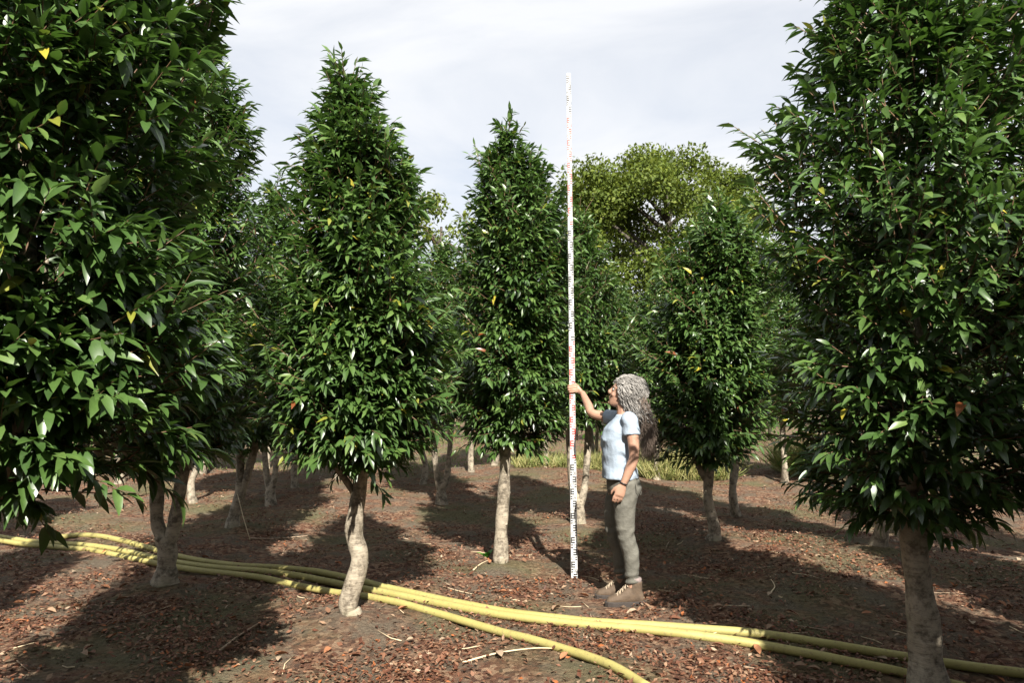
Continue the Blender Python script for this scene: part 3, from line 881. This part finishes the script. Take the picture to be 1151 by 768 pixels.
# ------------------------------------------------------------------ hoses
def hose(label, rows, rad, lift=0.0):
    pts = []
    for x, y in rows:
        g = ground_at(x, y + 3); pts.append(Vector((g.x, g.y, 0)))
    pts, _ = smooth_path(pts, [rad] * len(pts), 14)
    pts = [Vector((p.x, p.y, hgt(p.x, p.y) + rad * .9 + lift)) for p in pts]
    sm = [pts[0]] + [sum((pts[min(max(i + j, 0), len(pts) - 1)] for j in range(-9, 10)), Vector()) / 19 for i in range(1, len(pts) - 1)] + [pts[-1]]
    for p in sm: p.z = max(p.z, hgt(p.x, p.y) + rad * .35 + lift)
    mb = MB(); mb.tube(sm, rad, 12)
    return tag(mb.build("hose", M['hose']), label, "hose", "yellow hoses lying across the field")
hose("yellow hose starting with a curled end, uppermost of the three on the soil", [(52, 601), (66, 598), (90, 598), (120, 606), (178, 620), (260, 636), (330, 644), (385, 653), (440, 668), (522, 685), (630, 703), (750, 714), (860, 724), (950, 732), (1060, 743), (1180, 757)], .027)
hose("yellow hose lying in the middle, alongside the curled-end one", [(-60, 592), (0, 599), (60, 609), (120, 617), (178, 627), (260, 642), (330, 652), (385, 661), (440, 674), (522, 692), (630, 709), (750, 722), (870, 737), (950, 748), (1022, 760), (1110, 771), (1200, 784)], .027)
hose("yellow hose that bends away from the other two into the foreground", [(-60, 594), (0, 603), (80, 615), (178, 634), (260, 647), (320, 659), (381, 674), (430, 687), (510, 706), (591, 731), (651, 754), (690, 772), (730, 800)], .025)

# ------------------------------------------------------------------ measuring staff
sb = ground_at(645.5, 647); sb.z = hgt(sb.x, sb.y) - .01
stp = at(639, 80, sb.y + .02)
SL = (stp - sb).length
staff = empty("measuring_staff", sb)
staff.rotation_mode = 'QUATERNION'
staff.rotation_quaternion = (stp - sb).to_track_quat('Z', 'Y')
staff.rotation_quaternion = Vector((0, 0, 1)).rotation_difference((stp - sb).normalized())
tag(staff, "tall white telescopic levelling staff with black and red graduations held upright", "measuring staff")
SEC = [(0, 1.05, .053, .030), (1.05, 2.05, .048, .026), (2.05, 3.05, .043, .022), (3.05, SL - .02, .038, .018)]
def text_mesh(s, size):
    cu = bpy.data.curves.new("t", 'FONT'); cu.body = s; cu.size = size; cu.align_x = 'CENTER'; cu.align_y = 'CENTER'
    o = bpy.data.objects.new("t", cu); C.objects.link(o)
    me = bpy.data.meshes.new_from_object(o.evaluated_get(bpy.context.evaluated_depsgraph_get()))
    bpy.data.objects.remove(o); bpy.data.curves.remove(cu)
    vs_ = [v.co.copy() for v in me.vertices]; fs = [tuple(p.vertices) for p in me.polygons]; bpy.data.meshes.remove(me)
    return vs_, fs
DIG = {s: text_mesh(s, .045) for s in [f"{m}{d}" for m in range(5) for d in range(10)]}
for si, (z0, z1, w, dp) in enumerate(SEC):
    mb = MB()
    e = .004
    rings = []
    for zz, k in ((z0, .94), (z0 + .004, 1), (z1 - .004, 1), (z1, .94)):
        a, b = w / 2 * k, dp / 2 * k
        rings.append([(-a + e, -b, zz), (a - e, -b, zz), (a, -b + e, zz), (a, b - e, zz), (a - e, b, zz), (-a + e, b, zz), (-a, b - e, zz), (-a, -b + e, zz)])
    mb.ring_loft(rings)
    sec = mb.build("section", M['staff_white'], staff, smooth=False)
    if si:
        lb = MB(); lb.box((0, 0, z0 + .008), (w + .004, dp + .004, .014)); lb.build("locking_collar", M['staff_white'], sec, smooth=False)
    for metre in range(5):
        a0, a1 = max(z0 + .02, metre), min(z1 - .01, metre + 1)
        if a1 - a0 < .03: continue
        mk = MB(); yf = -dp / 2 - .0012
        for dm in range(10):
            zb = metre + dm * .1
            # E block: every other centimetre filled, spine on one side
            sd = 1 if dm % 2 == 0 else -1
            for cm in (0, 2, 4):
                zc = zb + cm * .01 + .005
                if a0 < zc < a1: mk.box((sd * w * .15, yf, zc), (w * .60, .0012, .0105))
            zc = zb + .025
            if a0 + .03 < zc < a1 - .03: mk.box((sd * w * .37, yf - .0004, zc), (w * .14, .0012, .05))
            for cm in (6, 8):
                zc = zb + cm * .01 + .005
                if a0 < zc < a1: mk.box((-sd * w * .30, yf, zc), (w * .28, .0012, .0105))
            zc = zb + .075
            if a0 + .03 < zc < a1 - .03:
                tv, tf = DIG[f"{metre}{dm}"]; b = len(mk.v)
                mk.v.extend([(v.x * .62 + sd * w * .16, yf - .0008, zc + v.y) for v in tv]); mk.f.extend([tuple(b + i for i in q) for q in tf])
        if mk.v: mk.build("graduation_marks", M['mark_black' if metre % 2 == 0 else 'mark_red'], sec, smooth=False)
fm = MB(); fm.box((0, 0, .006), (.06, .034, .016)); fm.build("foot_plate", M['mark_black'], staff, smooth=False)

# ------------------------------------------------------------------ the woman
PX, PY = 0.815, 5.33
gz = hgt(PX, PY)
person = empty("person", (PX, PY, gz), math.pi)          # local x forward (to the staff), y to her left (to the camera)
tag(person, "person with long grey hair in pale blue T-shirt and grey jeans holding the staff", "person")
X3, Y3, Z3 = Vector((1, 0, 0)), Vector((0, 1, 0)), Vector((0, 0, 1))
def hor(rows): return [((cx, cy, z), (rx, 0, 0), (0, ry, 0)) for z, cx, cy, rx, ry in rows]

HEADC = Vector((-.018, 0, 1.528)); HP, HY = R(17), R(-16)
HM = Matrix.Translation(HEADC) @ Matrix.Rotation(HY, 4, 'Z') @ Matrix.Rotation(-HP, 4, 'Y')
def hd_(v): return HM @ Vector(v)

# staff in her frame
def to_local(v): return Matrix.Rotation(-math.pi, 4, 'Z') @ (Vector(v) - Vector((PX, PY, gz)))
zh = 1.585
grip = sb.lerp(stp, zh / (stp.z - sb.z)); GRIP = to_local(grip)
HIPL, HIPR = Vector((-.012, .085, .86)), Vector((.012, -.085, .86))
KNL, KNR = Vector((-.012, .10, .49)), Vector((.05, -.09, .49))
ANL, ANR = Vector((-.052, .105, .10)), Vector((-.01, -.14, .10))
SHL, SHR = Vector((-.035, .165, 1.325)), Vector((0.0, -.165, 1.335))
ELL, WRL = Vector((-.055, .205, 1.085)), Vector((.022, .20, .885))
WRR = GRIP + Vector((-.085, .035, -.035))
ELR = Vector((.185, -.315, 1.375))

def arm_tube(mb, pts, rads, n=12): 
    p, r = smooth_path(pts, rads, 5); mb.tube(p, r, n)

bm = MB()
bm.ell(hor([(.78, -.01, 0, .06, .10), (.82, -.01, 0, .105, .155), (.90, .0, 0, .108, .152), (1.0, .012, 0, .094, .13), (1.1, .018, 0, .098, .132), (1.2, .02, 0, .11, .148),
            (1.29, .0, 0, .092, .155), (1.345, -.02, 0, .065, .115), (1.375, -.025, 0, .055, .07)]))
arm_tube(bm, [(-.025, 0, 1.34), (-.02, -.003, 1.41), (-.012, -.004, 1.47), (-.01, 0, 1.52)], [.062, .054, .053, .055])
# legs
arm_tube(bm, [HIPL, HIPL.lerp(KNL, .5) + Vector((.01, 0, 0)), KNL, KNL.lerp(ANL, .35) + Vector((-.018, 0, 0)), ANL], [.085, .07, .052, .05, .035])
arm_tube(bm, [HIPR, HIPR.lerp(KNR, .5) + Vector((.01, 0, 0)), KNR, KNR.lerp(ANR, .35) + Vector((-.018, 0, 0)), ANR], [.085, .07, .052, .05, .035])
for an in (ANL, ANR): arm_tube(bm, [an, an + Vector((.03, 0, -.05)), an + Vector((.13, 0, -.075))], [.035, .035, .022])
# left arm hanging
arm_tube(bm, [SHL + Vector((.01, -.04, .01)), SHL, SHL.lerp(ELL, .5) + Vector((-.006, .008, 0)), ELL, ELL.lerp(WRL, .35) + Vector((-.006, 0, 0)), WRL], [.05, .052, .043, .036, .037, .0235])
# right arm raised to the staff
arm_tube(bm, [SHR + Vector((-.01, .04, 0)), SHR, SHR.lerp(ELR, .5) + Vector((0, 0, -.006)), ELR, ELR.lerp(WRR, .35), WRR], [.05, .05, .041, .035, .036, .023])
# left hand, relaxed: fingers fan in x, palm faces the thigh
hx = (WRL - ELL).normalized(); fw = (X3 - hx * X3.dot(hx)).normalized(); inw = Vector((0, -1, 0))
bm.ell([(WRL, fw * .024, inw * .018), (WRL + hx * .03, fw * .033, inw * .016), (WRL + hx * .065, fw * .039, inw * .0145), (WRL + hx * .088, fw * .037, inw * .012)], 14)
for k, (o, ln, r) in enumerate([(.029, .066, .0082), (.010, .074, .0085), (-.010, .069, .0082), (-.028, .055, .0072)]):
    b = WRL + hx * .08 + fw * o
    c = .28 + .12 * k
    d1 = (hx + inw * c * .4 + fw * o * 2).normalized(); d2 = (hx + inw * c * 1.1 - fw * .1 + fw * o).normalized(); d3 = (hx + inw * c * 1.9 - fw * .2).normalized()
    p1 = b + d1 * ln * .48; p2 = p1 + d2 * ln * .3; p3 = p2 + d3 * ln * .24
    bm.tube([b, b.lerp(p1, .5), p1, p2, p3], [r * 1.05, r * .98, r, r * .9, r * .7], 8)
b = WRL + hx * .022 + fw * .022
bm.tube([b, b + (hx * .75 + fw * .62 + inw * .25) * .04, b + (hx * .75 + fw * .62 + inw * .25) * .04 + (hx + fw * .25 + inw * .3) * .028, b + (hx * .75 + fw * .62 + inw * .25) * .04 + (hx + fw * .1 + inw * .35) * .048],
        [.013, .011, .0095, .007], 8)
# right hand closed round the staff (staff section .051 x .026)
palm = GRIP + Vector((-.044, .012, 0))
bm.ell([(WRR, Vector((.012, .018, 0)), Z3 * .022), (WRR.lerp(palm, .55), Vector((.012, .012, 0)) , Z3 * .034), (palm + Vector((-.002, 0, .004)), Vector((.010, .014, 0)), Z3 * .039), (palm + Vector((.012, .008, .005)), Vector((.004, .010, 0)), Z3 * .036)], 14)
for k, dz in enumerate((.031, .011, -.009, -.028)):
    r = (.0085, .0088, .0084, .0074)[k]; ex = (.0, .004, .001, -.006)[k]
    b = palm + Vector((.004, .010, dz + .004))
    bm.tube([b, GRIP + Vector((-.024, .027, dz + .004)), GRIP + Vector((.004 + ex, .0255, dz)), GRIP + Vector((.030 + ex, .022, dz - .002)), GRIP + Vector((.036 + ex, .004, dz - .004)), GRIP + Vector((.033 + ex, -.008, dz - .005))],
            [r * 1.1, r * 1.05, r, r * .95, r * .88, r * .7], 8)
b = palm + Vector((-.004, -.004, .02))
bm.tube([b, GRIP + Vector((-.03, -.022, .04)), GRIP + Vector((-.006, -.023, .052)), GRIP + Vector((.014, -.021, .056))], [.013, .011, .0095, .007], 8)
# head
hs = [(-.112, .050, .022, .020), (-.104, .045, .040, .032), (-.085, .030, .058, .045), (-.05, .012, .079, .058), (-.01, .002, .089, .066), (.03, -.004, .095, .071), (.07, -.008, .092, .068), (.10, -.012, .072, .053), (.118, -.014, .04, .03)]
bm.ell([(hd_((cx, 0, z)), (HM.to_3x3() @ Vector((rx, 0, 0))), (HM.to_3x3() @ Vector((0, ry, 0)))) for z, cx, rx, ry in hs], 18)
def htube(pts, rads, n=8): bm.tube([hd_(p) for p in pts], rads, n)
htube([(.080, 0, .035), (.094, 0, .010), (.108, 0, -.012), (.106, 0, -.024), (.085, 0, -.03)], [.008, .009, .0115, .011, .008])
for s in (-1, 1):
    htube([(.094, s * .008, -.022), (.098, s * .011, -.02), (.09, s * .012, -.02)], [.006, .0075, .006])
    htube([(.083, s * .008, .033), (.079, s * .03, .036), (.062, s * .052, .028)], [.009, .010, .008])       # brow
    htube([(.06, s * .045, -.02), (.07, s * .035, -.025), (.06, s * .03, -.04)], [.016, .018, .016])          # cheek
    htube([(-.002, s * .068, .018), (-.014, s * .078, .01), (-.016, s * .077, -.012), (-.004, s * .068, -.026)], [.007, .008, .008, .006])  # ear
htube([(.078, -.022, -.053), (.0935, 0, -.050), (.078, .022, -.053)], [.005, .0075, .005])
htube([(.076, -.02, -.064), (.0915, 0, -.063), (.076, .02, -.064)], [.005, .008, .005])
htube([(.07, -.01, -.098), (.083, 0, -.094), (.07, .01, -.098)], [.012, .015, .012])
body = remesh(bm.build("body", M['skin'], person), .0054, 3, .5)
for s in (-1, 1):
    em = MB(); em.ball(hd_((.072, s * .031, .012)), .0125); em.build("eye", M['eye'], person)

# T-shirt
sm_ = MB()
sm_.ell(hor([(.905, .012, 0, .135, .175), (.93, .012, 0, .133, .172), (1.0, .02, 0, .124, .155), (1.08, .025, 0, .122, .15), (1.15, .03, 0, .125, .155), (1.20, .03, 0, .128, .162), (1.27, .012, 0, .115, .17),
             (1.32, -.010, 0, .09, .165), (1.355, -.024, 0, .070, .125), (1.375, -.026, 0, .062, .085)]), 24)
arm_tube(sm_, [SHL + Vector((.01, -.05, .01)), SHL + Vector((0, .002, .004)), SHL.lerp(ELL, .28), SHL.lerp(ELL, .40)], [.06, .064, .062, .063], 16)
arm_tube(sm_, [SHR + Vector((-.01, .05, 0)), SHR, SHR.lerp(ELR, .3), SHR.lerp(ELR, .44)], [.06, .062, .058, .058], 16)
sm_.ell(hor([(1.15, .08, .055, .055, .06), (1.19, .088, .055, .066, .064), (1.23, .075, .055, .055, .055)]), 14)
sm_.ell(hor([(1.15, .08, -.055, .055, .06), (1.19, .088, -.055, .066, .064), (1.23, .075, -.055, .055, .055)]), 14)
shirt = remesh(sm_.build("shirt", M['shirt'], person), .007, 5, .5)
def wrinkle(o, fn):
    me = o.data; n = len(me.vertices); co = np.empty(n * 3, np.float32); no = np.empty(n * 3, np.float32)
    me.vertices.foreach_get("co", co); me.vertices.foreach_get("normal", no)
    co = co.reshape(-1, 3); no = no.reshape(-1, 3)
    co = co + no * fn(co)[:, None]
    me.vertices.foreach_set("co", co.astype(np.float32).ravel()); me.update()
def sn(c, a, b, d, p): return np.sin(c[:, 0] * a + c[:, 1] * b + c[:, 2] * d + p)
wrinkle(shirt, lambda c: .0035 * sn(c, 25, 18, 22, .3) * sn(c, -14, 20, 34, 1.1) + .0035 * sn(c, 40, -12, 30, 2) * np.clip((1.1 - c[:, 2]) * 5, 0, 1) + .0035 * sn(c, 8, 30, -46, .7) * sn(c, 12, 5, 14, 0))
# trousers
tm = MB()
tm.ell(hor([(.775, -.01, 0, .07, .10), (.80, -.014, 0, .118, .162), (.84, -.016, 0, .126, .17), (.90, -.006, 0, .12, .162), (.95, .006, 0, .112, .15)]), 22)
def leg(hip, kn, an, dx):
    arm_tube(tm, [hip + Vector((0, 0, .03)), hip + Vector((0, 0, -.05)), hip.lerp(kn, .5) + Vector((.012, 0, 0)), kn, kn.lerp(an, .3) + Vector((-.02, 0, 0)), kn.lerp(an, .7) + Vector((-.008, 0, 0)), an + Vector((0, 0, .065))],
             [.090, .093, .078, .063, .060, .050, .047], 18)
leg(HIPL, KNL, ANL, 0); leg(HIPR, KNR, ANR, 0)
jeans = remesh(tm.build("trousers", M['jeans'], person), .007, 5, .5)
wrinkle(jeans, lambda c: .004 * sn(c, 22, 14, 75, .4)*sn(c, 30, 8, 10, .4) * np.exp(-((c[:, 2] - .50) / .09) ** 2) + .007 * sn(c, 18, -14, 120, 1) * np.exp(-((c[:, 2] - .17) / .07) ** 2)
        + .0035 * sn(c, 30, 14, 40, 2) * np.exp(-((c[:, 2] - .80) / .08) ** 2) + .0018 * sn(c, 22, 30, 28, .2) * sn(c, 34, -20, 36, 1) + .0022 * sn(c, 50, 30, 40, 2) * sn(c, -10, 12, 19, 1))
pk = MB()
pk.tube([(-.075, .157, .885), (-.08, .166, .83), (-.11, .142, .80), (-.125, .10, .82)], .003, 5)
pk.build("seam", M['jeans'], person)
bl = MB()
lp = [hor([(.928, .003, 0, .1195, .1585)])[0]]
bl.ell(hor([(.905, .0, 0, .1215, .163), (.935, .004, 0, .1165, .1565)]), 28); bl.build("waistband", M['jeans'], person)

# boots
def boot(an, toe):
    loc = Vector((an.x, an.y, 0)); c, s = math.cos(toe), math.sin(toe)
    def q(x, y, z): return loc + Vector((x * c - y * s, x * s + y * c, z))
    dx, dy = Vector((c, s, 0)), Vector((-s, c, 0))
    gl = -gz + hgt(PX - loc.x, PY - loc.y)
    up = MB()
    st = [(-.075, .030, .045, .038), (-.055, .038, .075, .06), (0, .041, .085, .078), (.05, .043, .075, .060), (.10, .044, .055, .041), (.145, .042, .044, .033), (.175, .035, .036, .026), (.192, .020, .028, .014)]
    up.ell([(q(x, 0, gl + .022 + hz * .9 - .012), dy * w, Vector((0, 0, 1)) * hz) for x, w, zc, hz in st], 16)
    up.ell([(q(-.012 + k * -.002, 0, gl + z), dx * rx, dy * ry) for k, (z, rx, ry) in enumerate([(.04, .055, .038), (.09, .056, .042), (.13, .052, .043), (.168, .053, .045)])], 16)
    bo = remesh(up.build("boot", M['boot'], person), .0055, 6, .5)
    so = MB()
    outl = [(-.088, .018), (-.08, .034), (-.05, .040), (0, .038), (.05, .042), (.10, .048), (.15, .046), (.185, .034), (.202, .014)]
    ring = [q(x, w, 0) for x, w in outl] + [q(x, -w, 0) for x, w in outl[::-1]]
    so.ring_loft([[p + Vector((0, 0, gl - .006)) for p in ring], [p + Vector((0, 0, gl + .024)) for p in ring], [loc + (p - loc) * .96 + Vector((0, 0, gl + .030)) for p in ring]])
    so.build("sole", M['sole'], bo, smooth=False)
    lc = MB()
    for k in range(5):
        x = .055 + .017 * k * .9 - .012; z = .135 - .017 * k
        x = .040 + .019 * k; z = .142 - .0165 * k
        lc.tube([q(x, -.026, gl + z - .010), q(x + .004, 0, gl + z + .006), q(x, .026, gl + z - .010)], .0042, 5)
        lc.tube([q(x, -.026, gl + z - .010), q(x + .012, .0, gl + z), q(x + .018, .026, gl + z - .02)], .0038, 5)
    lc.build("laces", M['lace'], bo)
    sk = MB(); sk.ell([(q(-.014, 0, gl + .15), dx * .046, dy * .040), (q(-.014, 0, gl + .178), dx * .053, dy * .047), (q(-.014, 0, gl + .192), dx * .048, dy * .043)], 14)
    sk.build("sock", M['sock'], bo)
boot(ANL, .05); boot(ANR, -.10)
br = MB()
bc = WRL - hx * .006
br.tube([bc + fw * .027 * math.cos(a) + inw * .0265 * math.sin(a) for a in [2 * math.pi * k / 20 for k in range(21)]], .0042, 6); br.build("bracelet", M['bracelet'], person)

# hair
HC = Vector((-.058, 0, 1.548)); HR = Vector((.132, .108, .114))
def lumpy(n, seed):
    mb = MB(); r_ = random.Random(seed); rings = []
    for i in range(1, 14):
        th = math.pi * i / 14; row = []
        for k in range(22):
            ph = 2 * math.pi * k / 22
            d = Vector((math.sin(th) * math.cos(ph), math.sin(th) * math.sin(ph), -math.cos(th)))
            row.append(HC + Vector((d.x * HR.x, d.y * HR.y, d.z * HR.z)) * (.87 + r_.uniform(-.03, .03)))
        rings.append(row)
    mb.ring_loft(rings); return mb
face_n = (HM.to_3x3() @ Vector((1, 0, -.25))).normalized()
cap = lumpy(0, 3)
# keep the face free: pull the cap's front back to the hair line
for i, v in enumerate(cap.v):
    vv = Vector(v); f = (vv - HEADC).dot(face_n)
    lim = .030 if vv.z < 1.60 else .065
    if f > lim: vv -= face_n * (f - lim)
    cap.v[i] = tuple(vv)
hair = cap.build("hair", M['hair_base'], person)
def strand_set(n, seed, tail, mat, name, r0):
    rg = random.Random(seed); P = []; 
    mb = MB()
    for i in range(n):
        while True:
            d = Vector((rg.gauss(0, 1), rg.gauss(0, 1), rg.gauss(.25, 1))).normalized()
            p = HC + Vector((d.x * HR.x, d.y * HR.y, d.z * HR.z)) * rg.uniform(.93, 1.03)
            if (p - HEADC).dot(face_n) < (.035 if p.z < 1.60 else .07) and p.z > 1.44: break
        q = [p]
        if not tail:
            m = p.copy(); L = rg.uniform(.10, .21); ns = 7; fly = rg.choice((1, 1, 1, 1.04, 1.1))
            for k in range(ns):
                back = Vector((-.55, d.y * .35, -.85 if m.z < 1.6 else -.2))
                m = m + back.normalized() * (L / ns)
                e = m - HC; s = math.sqrt((e.x / HR.x) ** 2 + (e.y / HR.y) ** 2 + (e.z / HR.z) ** 2)
                if m.z > 1.46: m = HC + e * (rg.uniform(.97, 1.05) * (1 + (fly - 1) * k / ns) / s)
                q.append(m.copy())
        else:
            p = Vector((-.135 + rg.gauss(0, .022), rg.gauss(.01, .04), 1.475 + rg.gauss(0, .03)))
            q = [p]
            endz = rg.uniform(1.02, 1.26); x1, y1 = -.195 + rg.gauss(0, .034), p.y * 1.2 + rg.gauss(0, .018)
            ns = 10
            for k in range(1, ns + 1):
                t = k / ns; q.append(Vector((p.x + (x1 - p.x) * math.sin(t * 1.57), p.y + (y1 - p.y) * t, p.z + (endz - p.z) * t)))
        am = rg.uniform(.004, .014) * (1.2 if tail else 1); ph = rg.uniform(0, 6.28); fr = rg.uniform(1.0, 1.7)
        q = [v + Vector((math.sin(ph + j * fr), math.cos(ph * 1.3 + j * fr), .4 * math.sin(j * fr + 2))) * am * min(1, j / 2) for j, v in enumerate(q)]
        q, _ = smooth_path(q, [1] * len(q), 2 if r0 > .003 else 1)
        mb.tube(q, [r0 * (1 - .6 * j / len(q)) for j in range(len(q))], 3)
    return mb.build(name, M[mat], person)
strand_set(420, 4, False, 'silver_hair', "hair_locks", .0050)
strand_set(1250, 5, False, 'silver_hair', "hair_strands", .0013)
strand_set(760, 6, True, 'brown_hair', "long_hair", .0017)

# ------------------------------------------------------------------ small things on the ground
wp = ground_at(547, 627)
weed = MB(); rd = random.Random(9)
for k in range(16):
    a = rd.uniform(0, 6.28); l = rd.uniform(.05, .10); h = rd.uniform(.03, .085)
    b = Vector((0, 0, 0)); e = Vector((math.cos(a) * l, math.sin(a) * l, h)); w = Vector((-math.sin(a), math.cos(a), 0)) * l * .3
    m = b.lerp(e, .55) + Vector((0, 0, .022)); i = len(weed.v)
    weed.v += [tuple(b), tuple(m - w), tuple(m + Vector((0, 0, -.006))), tuple(m + w), tuple(e)]
    weed.f += [(i, i + 1, i + 2), (i, i + 2, i + 3), (i + 1, i + 4, i + 2), (i + 2, i + 4, i + 3)]
wo_ = weed.build("weed", M['weed']); wo_.location = (wp.x, wp.y, hgt(wp.x, wp.y))
tag(wo_, "small bright green weed sprouting beside the straight pale trunk", "weed")

def twig(label, rows, r, mat='twig', lift=.012, zs=None):
    pts = []
    for k, (x, y) in enumerate(rows):
        g = ground_at(x, y); pts.append(Vector((g.x, g.y, hgt(g.x, g.y) + lift + (zs[k] if zs else 0))))
    p, rr = smooth_path(pts, [r * (1 - .5 * k / (len(pts) - 1)) for k in range(len(pts))], 5)
    mb = MB(); mb.tube(p, rr, 6)
    return tag(mb.build("twig", M[mat]), label, "twig")
twig("thin straight twig lying in the shadow below the twin-stemmed trunk", [(246, 742), (268, 726), (293, 713)], .007)
twig("long thin dead branch lying right of the dark leaning forked trunk", [(281, 608), (310, 606), (346, 603)], .009)
twig("pale curved dry stalk on the soil in front of the bending hose", [(520, 757), (560, 752), (600, 747), (622, 748)], .006, 'straw')
twig("short pale stick leaning on the mound of the straight pale trunk", [(532, 646), (540, 640), (549, 634)], .007, 'straw')
twig("pale hooked twig in the shade before the thick dark trunk", [(866, 674), (871, 668), (867, 662)], .006, 'straw')
tg = MB()
a = at(267, 556, T['F'].y - .1); b = ground_at(281, 609); b.z = hgt(b.x, b.y) + .01
tg.tube([a, a.lerp(b, .5) + Vector((0, 0, -.02)), b], [.004, .004, .004], 5)
tag(tg.build("tie_string", M['straw']), "taut pale string slanting from the dark leaning trunk to the ground", "string")
rd = random.Random(15)
for i in range(60):
    x, y = rd.uniform(10, 1140), rd.uniform(600, 762); g = ground_at(x, y); a = rd.uniform(0, 6.28); l = rd.uniform(.08, .26)
    e = Vector((g.x + math.cos(a) * l, g.y + math.sin(a) * l, 0)); m = (Vector((g.x, g.y, 0)) + e) / 2 + Vector((rd.uniform(-.02, .02), rd.uniform(-.02, .02), 0))
    pts = [Vector((q.x, q.y, hgt(q.x, q.y) + .008)) for q in (Vector((g.x, g.y, 0)), m, e)]
    mb = MB(); mb.tube(pts, [.0035, .003, .0018], 5)
    tag(mb.build("dry_stalk", M['straw' if i % 3 else 'twig']), "short dry stalk scattered among the fallen leaves", "stalk", "dry stalks scattered on the soil")
